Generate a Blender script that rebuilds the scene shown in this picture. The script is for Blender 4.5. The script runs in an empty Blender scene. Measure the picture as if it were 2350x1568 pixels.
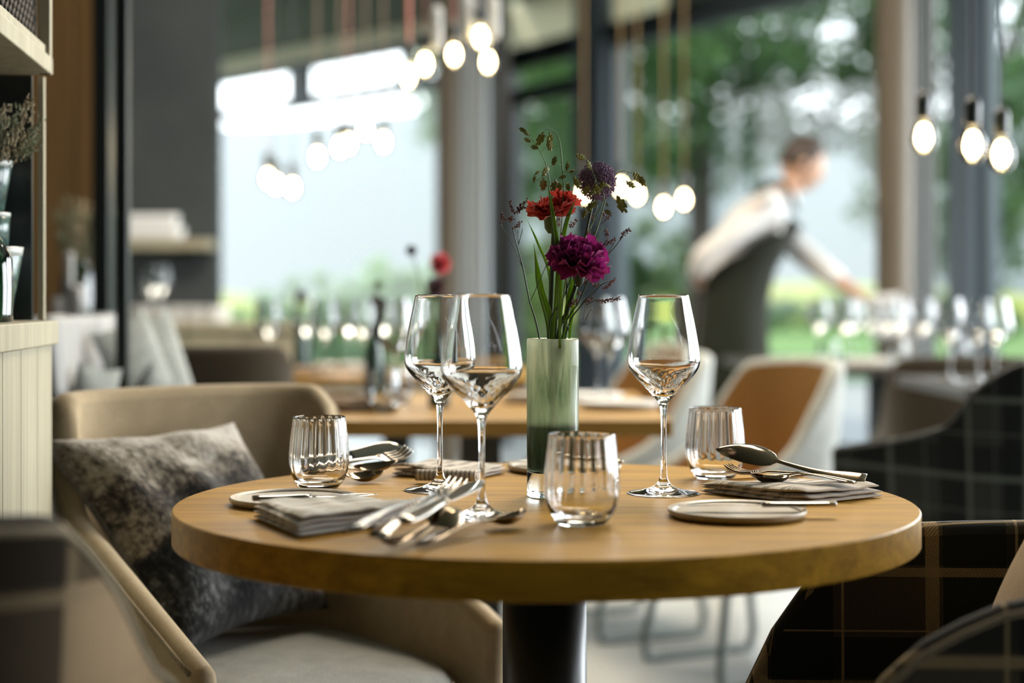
import bpy, bmesh, math, random
from mathutils import Vector, Matrix, noise
R = math.radians
sc = bpy.context.scene
COL = sc.collection
rnd = random.Random(7)

# ------------------------------------------------------------------ camera
# x to the right, y = distance from the camera, z up; eye height 0.983 m
EYE, F = 0.983, 3600.0
cam_d = bpy.data.cameras.new('camera'); cam = bpy.data.objects.new('camera', cam_d); COL.objects.link(cam)
cam.location = (0, 0, EYE); cam.rotation_euler = (R(90), 0, 0)
cam_d.sensor_width = 36; cam_d.lens = F * 36 / 2350; cam_d.shift_y = -94 / 2350
cam_d.clip_start = 0.05; cam_d.clip_end = 5000
cam_d.dof.use_dof = True; cam_d.dof.focus_distance = 1.875; cam_d.dof.aperture_fstop = 2.0
sc.camera = cam
# ------------------------------------------------------------------ world, sun, exposure
w = bpy.data.worlds.new('sky'); sc.world = w; w.use_nodes = True
wn = w.node_tree; bg = wn.nodes['Background']
tc = wn.nodes.new('ShaderNodeTexCoord'); sp = wn.nodes.new('ShaderNodeSeparateXYZ'); cr = wn.nodes.new('ShaderNodeValToRGB')
wn.links.new(tc.outputs['Generated'], sp.inputs[0]); wn.links.new(sp.outputs['Z'], cr.inputs[0])
wn.links.new(cr.outputs[0], bg.inputs['Color'])
cr.color_ramp.elements[0].position = 0.0; cr.color_ramp.elements[0].color = (0.93, 0.96, 1.0, 1)
cr.color_ramp.elements[1].position = 0.9; cr.color_ramp.elements[1].color = (0.62, 0.76, 0.95, 1)
bg.inputs['Strength'].default_value = 3.4
sd = bpy.data.lights.new('sun', 'SUN'); so = bpy.data.objects.new('sun', sd); COL.objects.link(so)
sd.energy = 4.0; sd.angle = R(3); sd.color = (1, 0.93, 0.8)
so.rotation_euler = (R(42), 0, R(-35))       # high sun behind the building, lighting the garden
sc.view_settings.view_transform = 'Standard'; sc.view_settings.look = 'None'
def area(name, loc, to, sx, sy, power, col):
    l = bpy.data.lights.new(name, 'AREA'); l.shape = 'RECTANGLE'; l.size = sx; l.size_y = sy; l.energy = power; l.color = col
    o = bpy.data.objects.new(name, l); COL.objects.link(o); o.location = loc; o.rotation_euler = (Vector(to) - Vector(loc)).to_track_quat('-Z', 'Y').to_euler(); return o
area('daylight_fill_right', (4.0, 4.9, 1.6), (0, 1.9, .8), 1.3, 2.6, 95, (.90, .96, 1.0))
area('daylight_fill_near', (4.9, 2.6, 1.7), (-1.0, 3.2, .8), 2.2, 2.4, 130, (.94, .97, 1.0))      # three fill lamps added on the window side to boost the daylight
area('daylight_fill_mid', (3.4, 6.9, 1.6), (-1.0, 3.8, .9), 2.2, 2.4, 62, (.92, .97, 1.0))
area('ceiling_fill_table', (.9, 3.7, 3.3), (.1, 1.9, .75), 1.0, 1.0, 70, (1.0, .86, .66))  # three unseen ceiling lamps added as fill to brighten the room
area('ceiling_fill_middle', (.2, 5.2, 3.3), (.2, 5.0, .75), 2.4, 1.6, 60, (1.0, .9, .74))
area('ceiling_fill_back', (-.5, 5.6, 3.3), (-1.1, 6.6, .75), 1.6, 1.2, 75, (1.0, .92, .8))
sc.view_settings.gamma = 1; sc.view_settings.exposure = 0.75; sc.view_settings.use_curve_mapping = False
sc.cycles.transparent_max_bounces = 24; sc.cycles.max_bounces = 14; sc.cycles.transmission_bounces = 14
sc.cycles.diffuse_bounces = 4; sc.cycles.glossy_bounces = 5; sc.cycles.use_denoising = True
sc.cycles.sample_clamp_indirect = 8

def P(px, py, d):      # point seen at photo pixel (px, py) at distance d
    return Vector(((px - 1175) * d / F, d, EYE - (py - 690) * d / F))
def PZ(px, py, z):     # point at height z seen at that pixel
    return P(px, py, F * (EYE - z) / (py - 690))

# ------------------------------------------------------------------ materials
def mat(name, col=(0.5, 0.5, 0.5), rough=0.5, metal=0.0, emit=None, es=0, spec=0.5, trans=0, ior=1.5, sheen=0, alpha=1, coat=0):
    m = bpy.data.materials.new(name); m.use_nodes = True
    b = m.node_tree.nodes['Principled BSDF']
    b.inputs['Base Color'].default_value = (*col, 1); b.inputs['Roughness'].default_value = rough
    b.inputs['Metallic'].default_value = metal; b.inputs['Specular IOR Level'].default_value = spec
    b.inputs['Transmission Weight'].default_value = trans; b.inputs['IOR'].default_value = ior
    b.inputs['Sheen Weight'].default_value = sheen; b.inputs['Coat Weight'].default_value = coat
    if emit: b.inputs['Emission Color'].default_value = (*emit, 1); b.inputs['Emission Strength'].default_value = es
    return m
class N:
    def __init__(s, m): s.m = m; s.t = m.node_tree; s.b = s.t.nodes.get('Principled BSDF')
    def new(s, ty, **kw):
        n = s.t.nodes.new(ty)
        for k, v in kw.items(): setattr(n, k, v)
        return n
    def put(s, inp, v):
        if hasattr(v, 'is_output') or isinstance(v, bpy.types.NodeSocket): s.t.links.new(v, inp)
        elif v is not None: inp.default_value = v
    def math(s, op, a, b=None, c=None):
        n = s.new('ShaderNodeMath', operation=op)
        for i, v in enumerate((a, b, c)): s.put(n.inputs[i], v)
        return n.outputs[0]
    def mix(s, f, a, b):
        n = s.new('ShaderNodeMix', data_type='RGBA')
        s.put(n.inputs[0], f); s.put(n.inputs[6], a if not isinstance(a, tuple) else (*a, 1)); s.put(n.inputs[7], b if not isinstance(b, tuple) else (*b, 1))
        return n.outputs[2]
    def coord(s, kind='Object', scale=(1, 1, 1)):
        t = s.new('ShaderNodeTexCoord'); mp = s.new('ShaderNodeMapping'); mp.inputs['Scale'].default_value = scale
        s.t.links.new(t.outputs[kind], mp.inputs[0]); return mp.outputs[0]
    def noise(s, v, scale, detail=4, rough=0.55, dist=0):
        n = s.new('ShaderNodeTexNoise'); s.put(n.inputs['Vector'], v)
        n.inputs['Scale'].default_value = scale; n.inputs['Detail'].default_value = detail
        n.inputs['Roughness'].default_value = rough; n.inputs['Distortion'].default_value = dist
        return n.outputs['Fac']
    def ramp(s, f, stops):
        n = s.new('ShaderNodeValToRGB'); s.put(n.inputs[0], f); e = n.color_ramp.elements
        while len(e) < len(stops): e.new(0.5)
        for i, (p, c) in enumerate(stops): e[i].position = p; e[i].color = (*c, 1)
        return n.outputs[0]
    def bump(s, h, strength=0.3, dist=0.002):
        n = s.new('ShaderNodeBump'); s.put(n.inputs['Height'], h); n.inputs['Strength'].default_value = strength; n.inputs['Distance'].default_value = dist
        s.t.links.new(n.outputs[0], s.b.inputs['Normal'])
    def base(s, c): s.t.links.new(c, s.b.inputs['Base Color'])

def wood(name, c1, c2, rough=0.45, scale=1.0, axis=0, bump=0.15, spec=0.5):
    m = mat(name, c1, rough, spec=spec); n = N(m)
    sc_ = [14 * scale] * 3; sc_[axis] = 0.9 * scale
    v = n.coord('Object', tuple(sc_))
    f = n.noise(v, 2.2, 5, 0.6, 0.8)
    g = n.noise(n.coord('Object', tuple(x * (5 if i != axis else 2) for i, x in enumerate(sc_))), 2.0, 3)
    h = n.math('ADD', n.math('MULTIPLY', f, 0.7), n.math('MULTIPLY', g, 0.35))
    n.base(n.ramp(h, [(0.3, c2), (0.5, tuple((a + b) / 2 for a, b in zip(c1, c2))), (0.68, c1)]))
    n.bump(h, bump, 0.001); return m
def fabric(name, col, col2=None, scale=900, rough=0.95, bump=0.4, sheen=0.15):
    m = mat(name, col, rough, spec=0.15, sheen=sheen); n = N(m)
    col2 = col2 or tuple(c * 0.6 for c in col)
    f = n.noise(n.coord('Object'), scale, 2); g = n.noise(n.coord('Object'), 25, 4)
    n.base(n.ramp(n.math('ADD', n.math('MULTIPLY', f, .7), n.math('MULTIPLY', g, .3)), [(0.35, col2), (0.62, col)]))
    n.bump(f, bump, 0.0008); return m
def stripe(n, u, period, width, off=0.0):     # 1 inside a stripe of that width
    x = n.math('MODULO', n.math('ADD', u, off + 50 * period), period)
    return n.math('LESS_THAN', x, width)
def uvs(n):
    t = n.new('ShaderNodeTexCoord'); s = n.new('ShaderNodeSeparateXYZ'); n.t.links.new(t.outputs['UV'], s.inputs[0])
    return s.outputs['X'], s.outputs['Y']
def plaid(name, base, dark, light, p=0.135, fine=0.0016):
    m = mat(name, base, 0.95, spec=0.12, sheen=0.1); n = N(m); u, v = uvs(n)
    c = n.mix(n.math('MULTIPLY', stripe(n, u, p, p * .36, .01), .85), base, dark)
    c = n.mix(n.math('MULTIPLY', stripe(n, v, p, p * .36, .01), .75), c, dark)
    tw = stripe(n, n.math('ADD', u, v), fine * 2, fine)
    c = n.mix(n.math('MULTIPLY', stripe(n, u, p, .011, .024), n.math('ADD', .35, n.math('MULTIPLY', tw, .5))), c, light)
    c = n.mix(n.math('MULTIPLY', stripe(n, v, p, .011, .024), n.math('ADD', .35, n.math('MULTIPLY', tw, .5))), c, light)
    c = n.mix(n.math('MULTIPLY', stripe(n, u, p, .0022, .09), .7), c, light)
    c = n.mix(n.math('MULTIPLY', stripe(n, v, p, .0022, .09), .7), c, light)
    f = n.noise(n.coord('Object'), 500, 2)
    c = n.mix(n.math('MULTIPLY', f, .5), c, dark)
    n.base(c); n.bump(f, .5, .0008); return m
def napkin_mat(name, light, dark, period=0.0042):
    m = mat(name, light, 0.95, spec=0.1, sheen=0.1); n = N(m); u, v = uvs(n)
    a = stripe(n, u, period, period * .36); f = n.noise(n.coord('Object'), 900, 2)
    b = stripe(n, v, period * .5, period * .25)
    c = n.mix(n.math('MULTIPLY', a, .72), light, dark)
    c = n.mix(n.math('MULTIPLY', b, .08), c, dark)
    n.base(n.mix(n.math('MULTIPLY', f, .25), c, light)); n.bump(n.math('ADD', f, n.math('MULTIPLY', a, .4)), .5, .0006); return m
def glass(name, col=(1, 1, 1), ior=1.5, rough=0.0):
    m = bpy.data.materials.new(name); m.use_nodes = True; t = m.node_tree; t.nodes.clear()
    o = t.nodes.new('ShaderNodeOutputMaterial'); g = t.nodes.new('ShaderNodeBsdfGlass')
    g.inputs['Color'].default_value = (*col, 1); g.inputs['IOR'].default_value = ior; g.inputs['Roughness'].default_value = rough
    t.links.new(g.outputs[0], o.inputs[0]); return m
def thin_glass(name, tint=(1, 1, 1), refl=1.0):
    m = bpy.data.materials.new(name); m.use_nodes = True; t = m.node_tree; t.nodes.clear()
    o = t.nodes.new('ShaderNodeOutputMaterial'); a = t.nodes.new('ShaderNodeBsdfTransparent'); g = t.nodes.new('ShaderNodeBsdfGlossy')
    mx = t.nodes.new('ShaderNodeMixShader'); fr = t.nodes.new('ShaderNodeFresnel'); mu = t.nodes.new('ShaderNodeMath'); mu.operation = 'MULTIPLY'
    mu.inputs[1].default_value = refl; fr.inputs['IOR'].default_value = 1.5
    a.inputs['Color'].default_value = (*tint, 1); g.inputs['Roughness'].default_value = 0.02
    t.links.new(fr.outputs[0], mu.inputs[0]); t.links.new(mu.outputs[0], mx.inputs[0]); t.links.new(a.outputs[0], mx.inputs[1]); t.links.new(g.outputs[0], mx.inputs[2])
    t.links.new(mx.outputs[0], o.inputs[0]); return m

OAK = wood('oak', (0.42, 0.235, 0.062), (0.25, 0.12, 0.03), 0.34, 1.0, 0, 0.12)
OAK2 = wood('oak_light', (0.36, 0.205, 0.05), (0.23, 0.122, 0.03), 0.4, 0.8, 0)
PALE = wood('pale_wood', (0.37, 0.335, 0.235), (0.25, 0.22, 0.145), 0.6, 0.8, 2)
WALLWOOD = wood('wall_wood', (0.25, 0.14, 0.048), (0.15, 0.082, 0.028), 0.6, 0.5, 2)
COLUMN = wood('column_wood', (0.105, 0.078, 0.047), (0.07, 0.052, 0.03), 0.6, 0.4, 2)
BLACK = mat('black_metal', (0.012, 0.016, 0.016), 0.35, spec=0.5)
FRAME = mat('frame_paint', (0.045, 0.06, 0.065), 0.45)
BLUEGREY = mat('bluegrey_paint', (0.10, 0.125, 0.145), 0.5)
STEEL = mat('brushed_steel', (0.33, 0.30, 0.26), 0.15, 1.0)
BRONZE = mat('bronze_cutlery', (0.27, 0.20, 0.13), 0.13, 1.0)
CHROME = mat('grey_steel_tube', (0.10, 0.12, 0.115), 0.5, 0.3)
BEIGE = fabric('beige_wool', (0.40, 0.315, 0.20), (0.26, 0.20, 0.12), 700)
SEATGREY = fabric('grey_wool', (0.25, 0.26, 0.25), (0.14, 0.15, 0.145), 600)
TAN = fabric('tan_felt', (0.36, 0.25, 0.13), (0.24, 0.16, 0.075), 600)
TANLEATHER = mat('tan_leather', (0.33, 0.175, 0.05), 0.45)
OUTERGREY = fabric('pale_grey_felt', (0.42, 0.43, 0.4), None, 400)
DARKBROWN = fabric('dark_brown_felt', (0.045, 0.034, 0.02), None, 400)
PLAID = plaid('brown_plaid', (0.10, 0.080, 0.054), (0.014, 0.018, 0.018), (0.55, 0.41, 0.23))
PLAID_DARK = plaid('charcoal_plaid', (0.05, 0.055, 0.055), (0.012, 0.015, 0.016), (0.22, 0.25, 0.23), .16)
PLAID_TAN = plaid('tan_plaid', (0.44, 0.31, 0.18), (0.02, 0.016, 0.011), (0.36, 0.27, 0.16), 0.26)
PIPING = fabric('piping_cord', (0.3, 0.25, 0.17), None, 500)
NAP = napkin_mat('ticking_napkin', (0.72, 0.65, 0.56), (0.10, 0.078, 0.055), .0058)
NAPC = napkin_mat('cool_napkin', (0.80, 0.77, 0.71), (0.22, 0.2, 0.17), .0062)
GLASS = glass('clear_glass'); WATER = glass('water_glass', (0.80, 0.92, 0.84), 1.33)
THIN = thin_glass('thin_glass', (0.93, 0.95, 0.94), 2.2); PANE = thin_glass('window_pane', (0.93, 0.97, 0.95), 1.0)
PLATE = mat('stoneware', (0.50, 0.43, 0.33), 0.35); WHITE = mat('white_ceramic', (0.75, 0.75, 0.73), 0.3)
GREENM = mat('stem_green', (0.05, 0.10, 0.02), 0.5)
BULBGLASS = thin_glass('bulb_glass', (1, 0.95, 0.85), 1.0)
FIL = mat('filament_glow', (1, .8, .5), 0.5, emit=(1.0, 0.80, 0.45), es=22)
SKIN = mat('skin', (0.45, 0.26, 0.17), 0.5); HAIR = mat('hair_brown', (0.035, 0.02, 0.012), 0.6)
SHIRT = fabric('white_shirt', (0.62, 0.60, 0.58), (0.5, 0.48, 0.46), 60); APRON = fabric('olive_apron', (0.013, 0.015, 0.008), None, 100)
TROUSER = fabric('dark_trouser', (0.03, 0.04, 0.04), None, 100)

# ------------------------------------------------------------------ object helpers
def tag(o, label, cat, group=None, kind=None):
    o['label'] = label; o['category'] = cat
    if group: o['group'] = group
    if kind: o['kind'] = kind
    return o
def thing(name, label, cat, loc=(0, 0, 0), rot=(0, 0, 0), group=None):
    o = bpy.data.objects.new(name, None); COL.objects.link(o); o.empty_display_size = .05
    o.location = loc; o.rotation_euler = rot; return tag(o, label, cat, group)
def link(name, me, m=None, parent=None, smooth=True):
    if m:
        for x in (m if isinstance(m, (list, tuple)) else [m]): me.materials.append(x)
    if smooth: me.polygons.foreach_set('use_smooth', [True] * len(me.polygons))
    o = bpy.data.objects.new(name, me); COL.objects.link(o)
    if parent: o.parent = parent
    return o
def mesh(name, V, Fc, UV=None):
    me = bpy.data.meshes.new(name); me.from_pydata([tuple(v) for v in V], [], Fc)
    if UV:
        l = me.uv_layers.new(name='UVMap'); d = l.data
        for lp in me.loops: d[lp.index].uv = UV[lp.vertex_index]
    me.update(); return me
class MB:
    def __init__(s): s.V = []; s.F = []; s.UV = []
    def add(s, V, Fc, UV=None):
        k = len(s.V); s.V += [Vector(v) for v in V]; s.F += [tuple(i + k for i in f) for f in Fc]
        s.UV += UV if UV else [(v[0], v[2] if len(v) > 2 else 0) for v in V]; return s
    def box(s, c, d, rz=0, M=None):
        cx, cy, cz = c; a, b, h = d[0] / 2, d[1] / 2, d[2] / 2
        T = Matrix.Translation(c) @ Matrix.Rotation(rz, 4, 'Z')
        if M: T = M @ T
        V = [T @ Vector((x * a, y * b, z * h)) for z in (-1, 1) for y in (-1, 1) for x in (-1, 1)]
        return s.add(V, [(0, 2, 3, 1), (4, 5, 7, 6), (0, 1, 5, 4), (2, 6, 7, 3), (0, 4, 6, 2), (1, 3, 7, 5)])
    def lathe(s, prof, n=48, c=(0, 0, 0), closed=False, rib=None):
        V = []; Fc = []; m = len(prof)
        for j in range(n):
            a = 2 * math.pi * j / n
            for i, (r, z) in enumerate(prof):
                rr = r * (1 + (rib(i, a) if rib else 0))
                V.append((c[0] + rr * math.cos(a), c[1] + rr * math.sin(a), c[2] + z))
        for j in range(n):
            k = (j + 1) % n
            for i in range(m if closed else m - 1):
                i2 = (i + 1) % m
                Fc.append((j * m + i, k * m + i, k * m + i2, j * m + i2))
        return s.add(V, Fc)
    def tube(s, pts, r, n=8, cap=True):
        pts = [Vector(p) for p in pts]; m = len(pts); rs = r if isinstance(r, (list, tuple)) else [r] * m
        V = []; Fc = []; t0 = (pts[1] - pts[0]).normalized(); up = Vector((0, 0, 1)) if abs(t0.z) < .9 else Vector((1, 0, 0))
        x = t0.cross(up).normalized()
        for i in range(m):
            t = (pts[min(i + 1, m - 1)] - pts[max(i - 1, 0)]).normalized()
            x = (x - t * x.dot(t)); x = x.normalized() if x.length > 1e-6 else t.orthogonal().normalized(); y = t.cross(x)
            for k in range(n):
                a = 2 * math.pi * k / n; V.append(pts[i] + (x * math.cos(a) + y * math.sin(a)) * rs[i])
        for i in range(m - 1):
            for k in range(n): Fc.append((i * n + k, i * n + (k + 1) % n, (i + 1) * n + (k + 1) % n, (i + 1) * n + k))
        if cap: Fc.append(tuple(range(n))[::-1]); Fc.append(tuple((m - 1) * n + k for k in range(n)))
        return s.add(V, Fc)
    def grid(s, fn, nu, nv, uvfn=None, closed_u=False):
        V = []; UV = []; Fc = []
        for i in range(nu):
            for j in range(nv):
                u, v = i / (nu if closed_u else nu - 1), j / (nv - 1); V.append(fn(u, v)); UV.append(uvfn(u, v) if uvfn else (u, v))
        for i in range(nu if closed_u else nu - 1):
            for j in range(nv - 1):
                a = (i + 1) % nu; Fc.append((i * nv + j, a * nv + j, a * nv + j + 1, i * nv + j + 1))
        return s.add(V, Fc, UV)
    def build(s, name, m=None, parent=None, smooth=True, bevel=0, subsurf=0, loc=None):
        o = link(name, mesh(name, s.V, s.F, s.UV), m, parent, smooth)
        if bevel:
            b = o.modifiers.new('b', 'BEVEL'); b.width = bevel; b.segments = 2; b.limit_method = 'ANGLE'
        if subsurf:
            b = o.modifiers.new('s', 'SUBSURF'); b.levels = subsurf; b.render_levels = subsurf
        if loc is not None: o.location = loc
        return o
def spline(pts, n=6):
    pts = [Vector(p) for p in pts]; out = []
    q = [pts[0] * 2 - pts[1]] + pts + [pts[-1] * 2 - pts[-2]]
    for i in range(1, len(q) - 2):
        for k in range(n):
            t = k / n; a, b, c, d = q[i - 1], q[i], q[i + 1], q[i + 2]
            out.append(0.5 * ((2 * b) + (c - a) * t + (2 * a - 5 * b + 4 * c - d) * t * t + (3 * b - a - 3 * c + d) * t ** 3))
    out.append(pts[-1]); return out
def lerp_list(L, t):
    if t <= L[0][0]: return L[0][1]
    for (a, x), (b, y) in zip(L, L[1:]):
        if t <= b:
            k = (t - a) / (b - a); k = k * k * (3 - 2 * k); return x + (y - x) * k
    return L[-1][1]
def curve(L, t):      # monotone cubic through the points
    n_ = len(L); t = max(L[0][0], min(L[-1][0], t)); d = [(L[i + 1][1] - L[i][1]) / (L[i + 1][0] - L[i][0]) for i in range(n_ - 1)]
    m_ = [d[0]] + [0 if d[i - 1] * d[i] <= 0 else 2 * d[i - 1] * d[i] / (d[i - 1] + d[i]) for i in range(1, n_ - 1)] + [d[-1]]
    for i in range(n_ - 1):
        if t <= L[i + 1][0]:
            h = L[i + 1][0] - L[i][0]; s = (t - L[i][0]) / h
            return (2 * s ** 3 - 3 * s * s + 1) * L[i][1] + (s ** 3 - 2 * s * s + s) * h * m_[i] + (3 * s * s - 2 * s ** 3) * L[i + 1][1] + (s ** 3 - s * s) * h * m_[i + 1]
def copy_tree(o, parent=None):
    c = o.copy(); COL.objects.link(c); c.parent = parent
    for ch in list(o.children): copy_tree(ch, c)
    return c
def struct(name, mb, m, **kw):
    o = mb.build(name, m, smooth=kw.pop('smooth', False), **kw); o['kind'] = 'structure'; return o

# ================================================================== STRUCTURE
CONCRETE = mat('floor_concrete', (0.40, 0.40, 0.37), 0.28, spec=.5)
n = N(CONCRETE); f = n.noise(n.coord('Object'), 1.6, 6); n.base(n.ramp(f, [(.3, (.33, .335, .315)), (.7, (.47, .47, .44))])); n.bump(f, .1, .002)
PLASTER = mat('grey_plaster', (0.05, 0.056, 0.058), 0.9, spec=.2)
n = N(PLASTER); f = n.noise(n.coord('Object'), 2, 5); n.base(n.ramp(f, [(.3, (.040, .046, .047)), (.7, (.060, .067, .067))]))
GREENGREY = mat('greygreen_plaster', (0.10, 0.115, 0.095), 0.9, spec=.2)
CREAM = mat('cream_blind', (0.55, 0.53, 0.42), 0.9, spec=.1)
_t = CREAM.node_tree; _a = _t.nodes.new('ShaderNodeBsdfTranslucent'); _m = _t.nodes.new('ShaderNodeMixShader'); _a.inputs[0].default_value = (.80, .78, .62, 1); _m.inputs[0].default_value = .6
_t.links.new(_t.nodes['Principled BSDF'].outputs[0], _m.inputs[1]); _t.links.new(_a.outputs[0], _m.inputs[2]); _t.links.new(_m.outputs[0], _t.nodes['Material Output'].inputs[0])
DARKWALL = mat('dark_wall', (0.03, 0.032, 0.03), 0.9, spec=.2)

# facade: A (left bays), B (right bays, running on towards the camera's right)
A0, A1 = Vector((-4.45, 15.55, 0)), Vector((-0.137, 11.0, 0))
B0, B1 = Vector((-0.10, 12.94, 0)), Vector((8.5, -1.13, 0))
CEIL = 3.4
floor = MB().add([(-6, -4, 0), (9.5, -4, 0), (9.5, 15.6, 0), (-6, 15.6, 0)], [(0, 1, 2, 3)])
# floor follows the facade line
floor = MB().add([(-6, -4, 0), (9.6, -3, 0), (8.6, -1.13, 0), (-0.0, 12.94, 0), (-0.1, 11.0, 0), (-4.4, 15.6, 0), (-6, 15.6, 0)], [(0, 1, 2, 3, 4, 5, 6)])
struct('floor', floor, CONCRETE)
ceil = MB().add([(-6, -4, CEIL), (9.6, -3, CEIL), (8.7, -1.0, CEIL), (0.1, 13.1, CEIL), (-0.1, 11.2, CEIL), (-4.3, 15.8, CEIL), (-6, 15.6, CEIL)], [(6, 5, 4, 3, 2, 1, 0)])
c = struct('ceiling', ceil, GREENGREY)
m_ = c.modifiers.new('t', 'SOLIDIFY'); m_.thickness = .25; m_.offset = -1
struct('wall_back', MB().box((1.8, -3.6, 1.7), (15.8, .2, 3.4)), DARKWALL)
struct('wall_left', MB().box((-3.2, 3.0, 1.7), (.2, 13.2, 3.4)), DARKWALL)
struct('wall_side', MB().box(((-1.97 - 1.5) / 2 - .8, 8.05, 1.7), (2.07, .12, 3.4)), PLASTER)   # grey wall, ends at the garden windows
WD = P(165, 300, 4.6)
wp = thing('wood_panelling', 'brown vertical wood wall panelling behind the dried bouquet', 'panelling', (WD.x, 4.6, 0))
for k in range(3):
    MB().box((-.15 + k * .107, 0, 1.95), (.103, .03, 2.5)).build('panel', WALLWOOD, wp, False, bevel=.003)
MB().box((-.05, .03, 1.6), (.34, .02, 3.2)).build('backing', BLACK, wp, False)

def along(a, b, t): return a + (b - a) * t
def t_at(a, b, px):  # parameter of the facade line seen at pixel column px
    k = (px - 1175) / F; d = b - a
    return (k * a.y - a.x) / (d.x - k * d.y)
def bar(mb, p, q, z0, z1, th):
    d = (q - p); L = d.length; c_ = (p + q) / 2
    mb.box((c_.x, c_.y, (z0 + z1) / 2), (L, th, z1 - z0), math.atan2(d.y, d.x)); return mb
ang = {}
def bay(name, a, b, z0, z1, transom=None, fm=FRAME, fw=.06):
    m = MB(); u = (b - a).normalized()
    bar(m, a, b, z0, z0 + .07, .09); bar(m, a, b, z1 - .06, z1, .09)
    bar(m, a, a + u * fw, z0, z1, .09); bar(m, b - u * fw, b, z0, z1, .09)
    if transom: bar(m, a, b, transom - .035, transom + .035, .09)
    o = m.build(name, fm, smooth=False); o['kind'] = 'structure'
    zs = [(z0 + .07, (transom or z1) - (.035 if transom else .06))] + ([(transom + .035, z1 - .06)] if transom else [])
    for (p, q) in zs:
        g = MB(); A_, B_ = a + u * fw, b - u * fw
        g.add([(A_.x, A_.y, p), (B_.x, B_.y, p), (B_.x, B_.y, q), (A_.x, A_.y, q)], [(0, 1, 2, 3)]).build('pane', PANE, o, False)
    return o
HEAD = 2.9
tA = [t_at(A0, A1, px) for px in (690,)][0]
bay('window_1', A0, A1, .05, 2.59)
bay('window_2', A0, along(A0, A1, tA), 2.55, HEAD, None, FRAME, .11)
bay('window_3', along(A0, A1, tA), A1, 2.55, HEAD, None, FRAME, .11)
m = bar(MB(), A0, A1, HEAD + .09, CEIL, .2); struct('wall_window_left', m, GREENGREY)
m = bar(MB(), A0, A1, HEAD, HEAD + .1, .3); struct('trim_1', m, CREAM)
bt = [t_at(B0, B1, px) for px in (1172, 1345, 1412, 2205, 2262)]
pB = [along(B0, B1, t) for t in bt]
bay('door_1', pB[0], pB[1], .02, 2.62, None, BLACK, .12)
bay('window_4', pB[0], pB[1], 2.62, HEAD, None, BLACK, .06)
bay('window_5', pB[2], pB[3], .05, HEAD)
tn = bt[4]; i = 6
tend = t_y = (11.0 + 1.94 - 2.9) / (12.94 + 1.13)
while tn < tend - .01:
    t2 = min(tend, tn + .115); bay('window_%d' % i, along(B0, B1, tn), along(B0, B1, t2), .05, HEAD, None, FRAME, .05); tn = t2; i += 1
for k, (a, b) in enumerate(((pB[1], pB[2]), (pB[3], pB[4]))):
    struct('trim_%d' % (k + 2), bar(MB(), a, b, 0, CEIL, .22), BLUEGREY)
struct('wall_corner_blocker', bar(MB(), B1, Vector((9.7, -3.6, 0)), 0, CEIL, .15), DARKWALL)  # unseen wall added to shut out sky light from behind
struct('wall_right_blocker', bar(MB(), along(B0, B1, tend), B1, 0, CEIL, .15), DARKWALL)  # unseen wall added in place of windows to keep the near side dark
struct('trim_4', bar(MB(), B0, B1, HEAD, HEAD + .1, .22), BLACK)
struct('wall_window_right', bar(MB(), along(B0, B1, .145), B1, HEAD + .1, CEIL, .16), GREENGREY)
struct('trim_7', bar(MB(), B0, along(B0, B1, .143), HEAD + .1, CEIL, .04), CREAM)
struct('trim_5', bar(MB(), A1, B0 + Vector((0, 0, 0)), 0, CEIL, .14), BLACK)
q1, q2 = P(1128, 690, 10.8), P(1170, 690, 10.8)
struct('trim_6', bar(MB(), Vector((q1.x, 10.8, 0)), Vector((q2.x, 10.8, 0)), 0, CEIL, .12), BLACK)
# black steel posts of the room divider
for px, d, wd, lab in ((282, 3.3, .026, 'slim black steel post beside the striped throw, full height'), (236, 4.2, .046, 'black steel post beside the brown wall panelling, behind the slimmer post')):
    p = P(px, 690, d); o = MB().box((0, 0, 1.7), (wd, wd, 3.4)).build('steel_post', BLACK, None, False, bevel=.002); o.location = (p.x, d, 0); tag(o, lab, 'post')
# round timber columns with pale pleated strips added as their lit sides
def column(px0, px1, d, lab):
    x0, x1 = P(px0, 0, d).x, P(px1, 0, d).x; r = (x1 - x0) / 2
    o = MB().lathe([(r, 0), (r, CEIL)], 40).build('column', COLUMN); o.location = ((x0 + x1) / 2, d, 0); tag(o, lab, 'column', kind='structure')
column(1000, 1056, 9.4, 'round brown timber column in front of the left garden window')
column(2010, 2092, 7.2, 'round brown timber column to the right of the waiter')
LITSIDE = mat('lit_side_pale', (0.50, 0.52, 0.52), 0.95, spec=0.05)
def lit_strip(px0, px1, d, lab, zb=.03):
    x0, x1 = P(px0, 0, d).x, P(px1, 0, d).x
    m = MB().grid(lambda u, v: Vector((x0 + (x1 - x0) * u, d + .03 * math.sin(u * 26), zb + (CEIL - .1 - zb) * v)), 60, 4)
    o = m.build('lit_strip', LITSIDE); mo = o.modifiers.new('t', 'SOLIDIFY'); mo.thickness = .004
    tag(o, lab, 'lit_strip')
lit_strip(1052, 1122, 9.6, 'pale pleated strip added as the lit side of the left timber column')
lit_strip(2086, 2150, 7.45, 'pale pleated strip added as the lit side of the column near the waiter')

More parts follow.
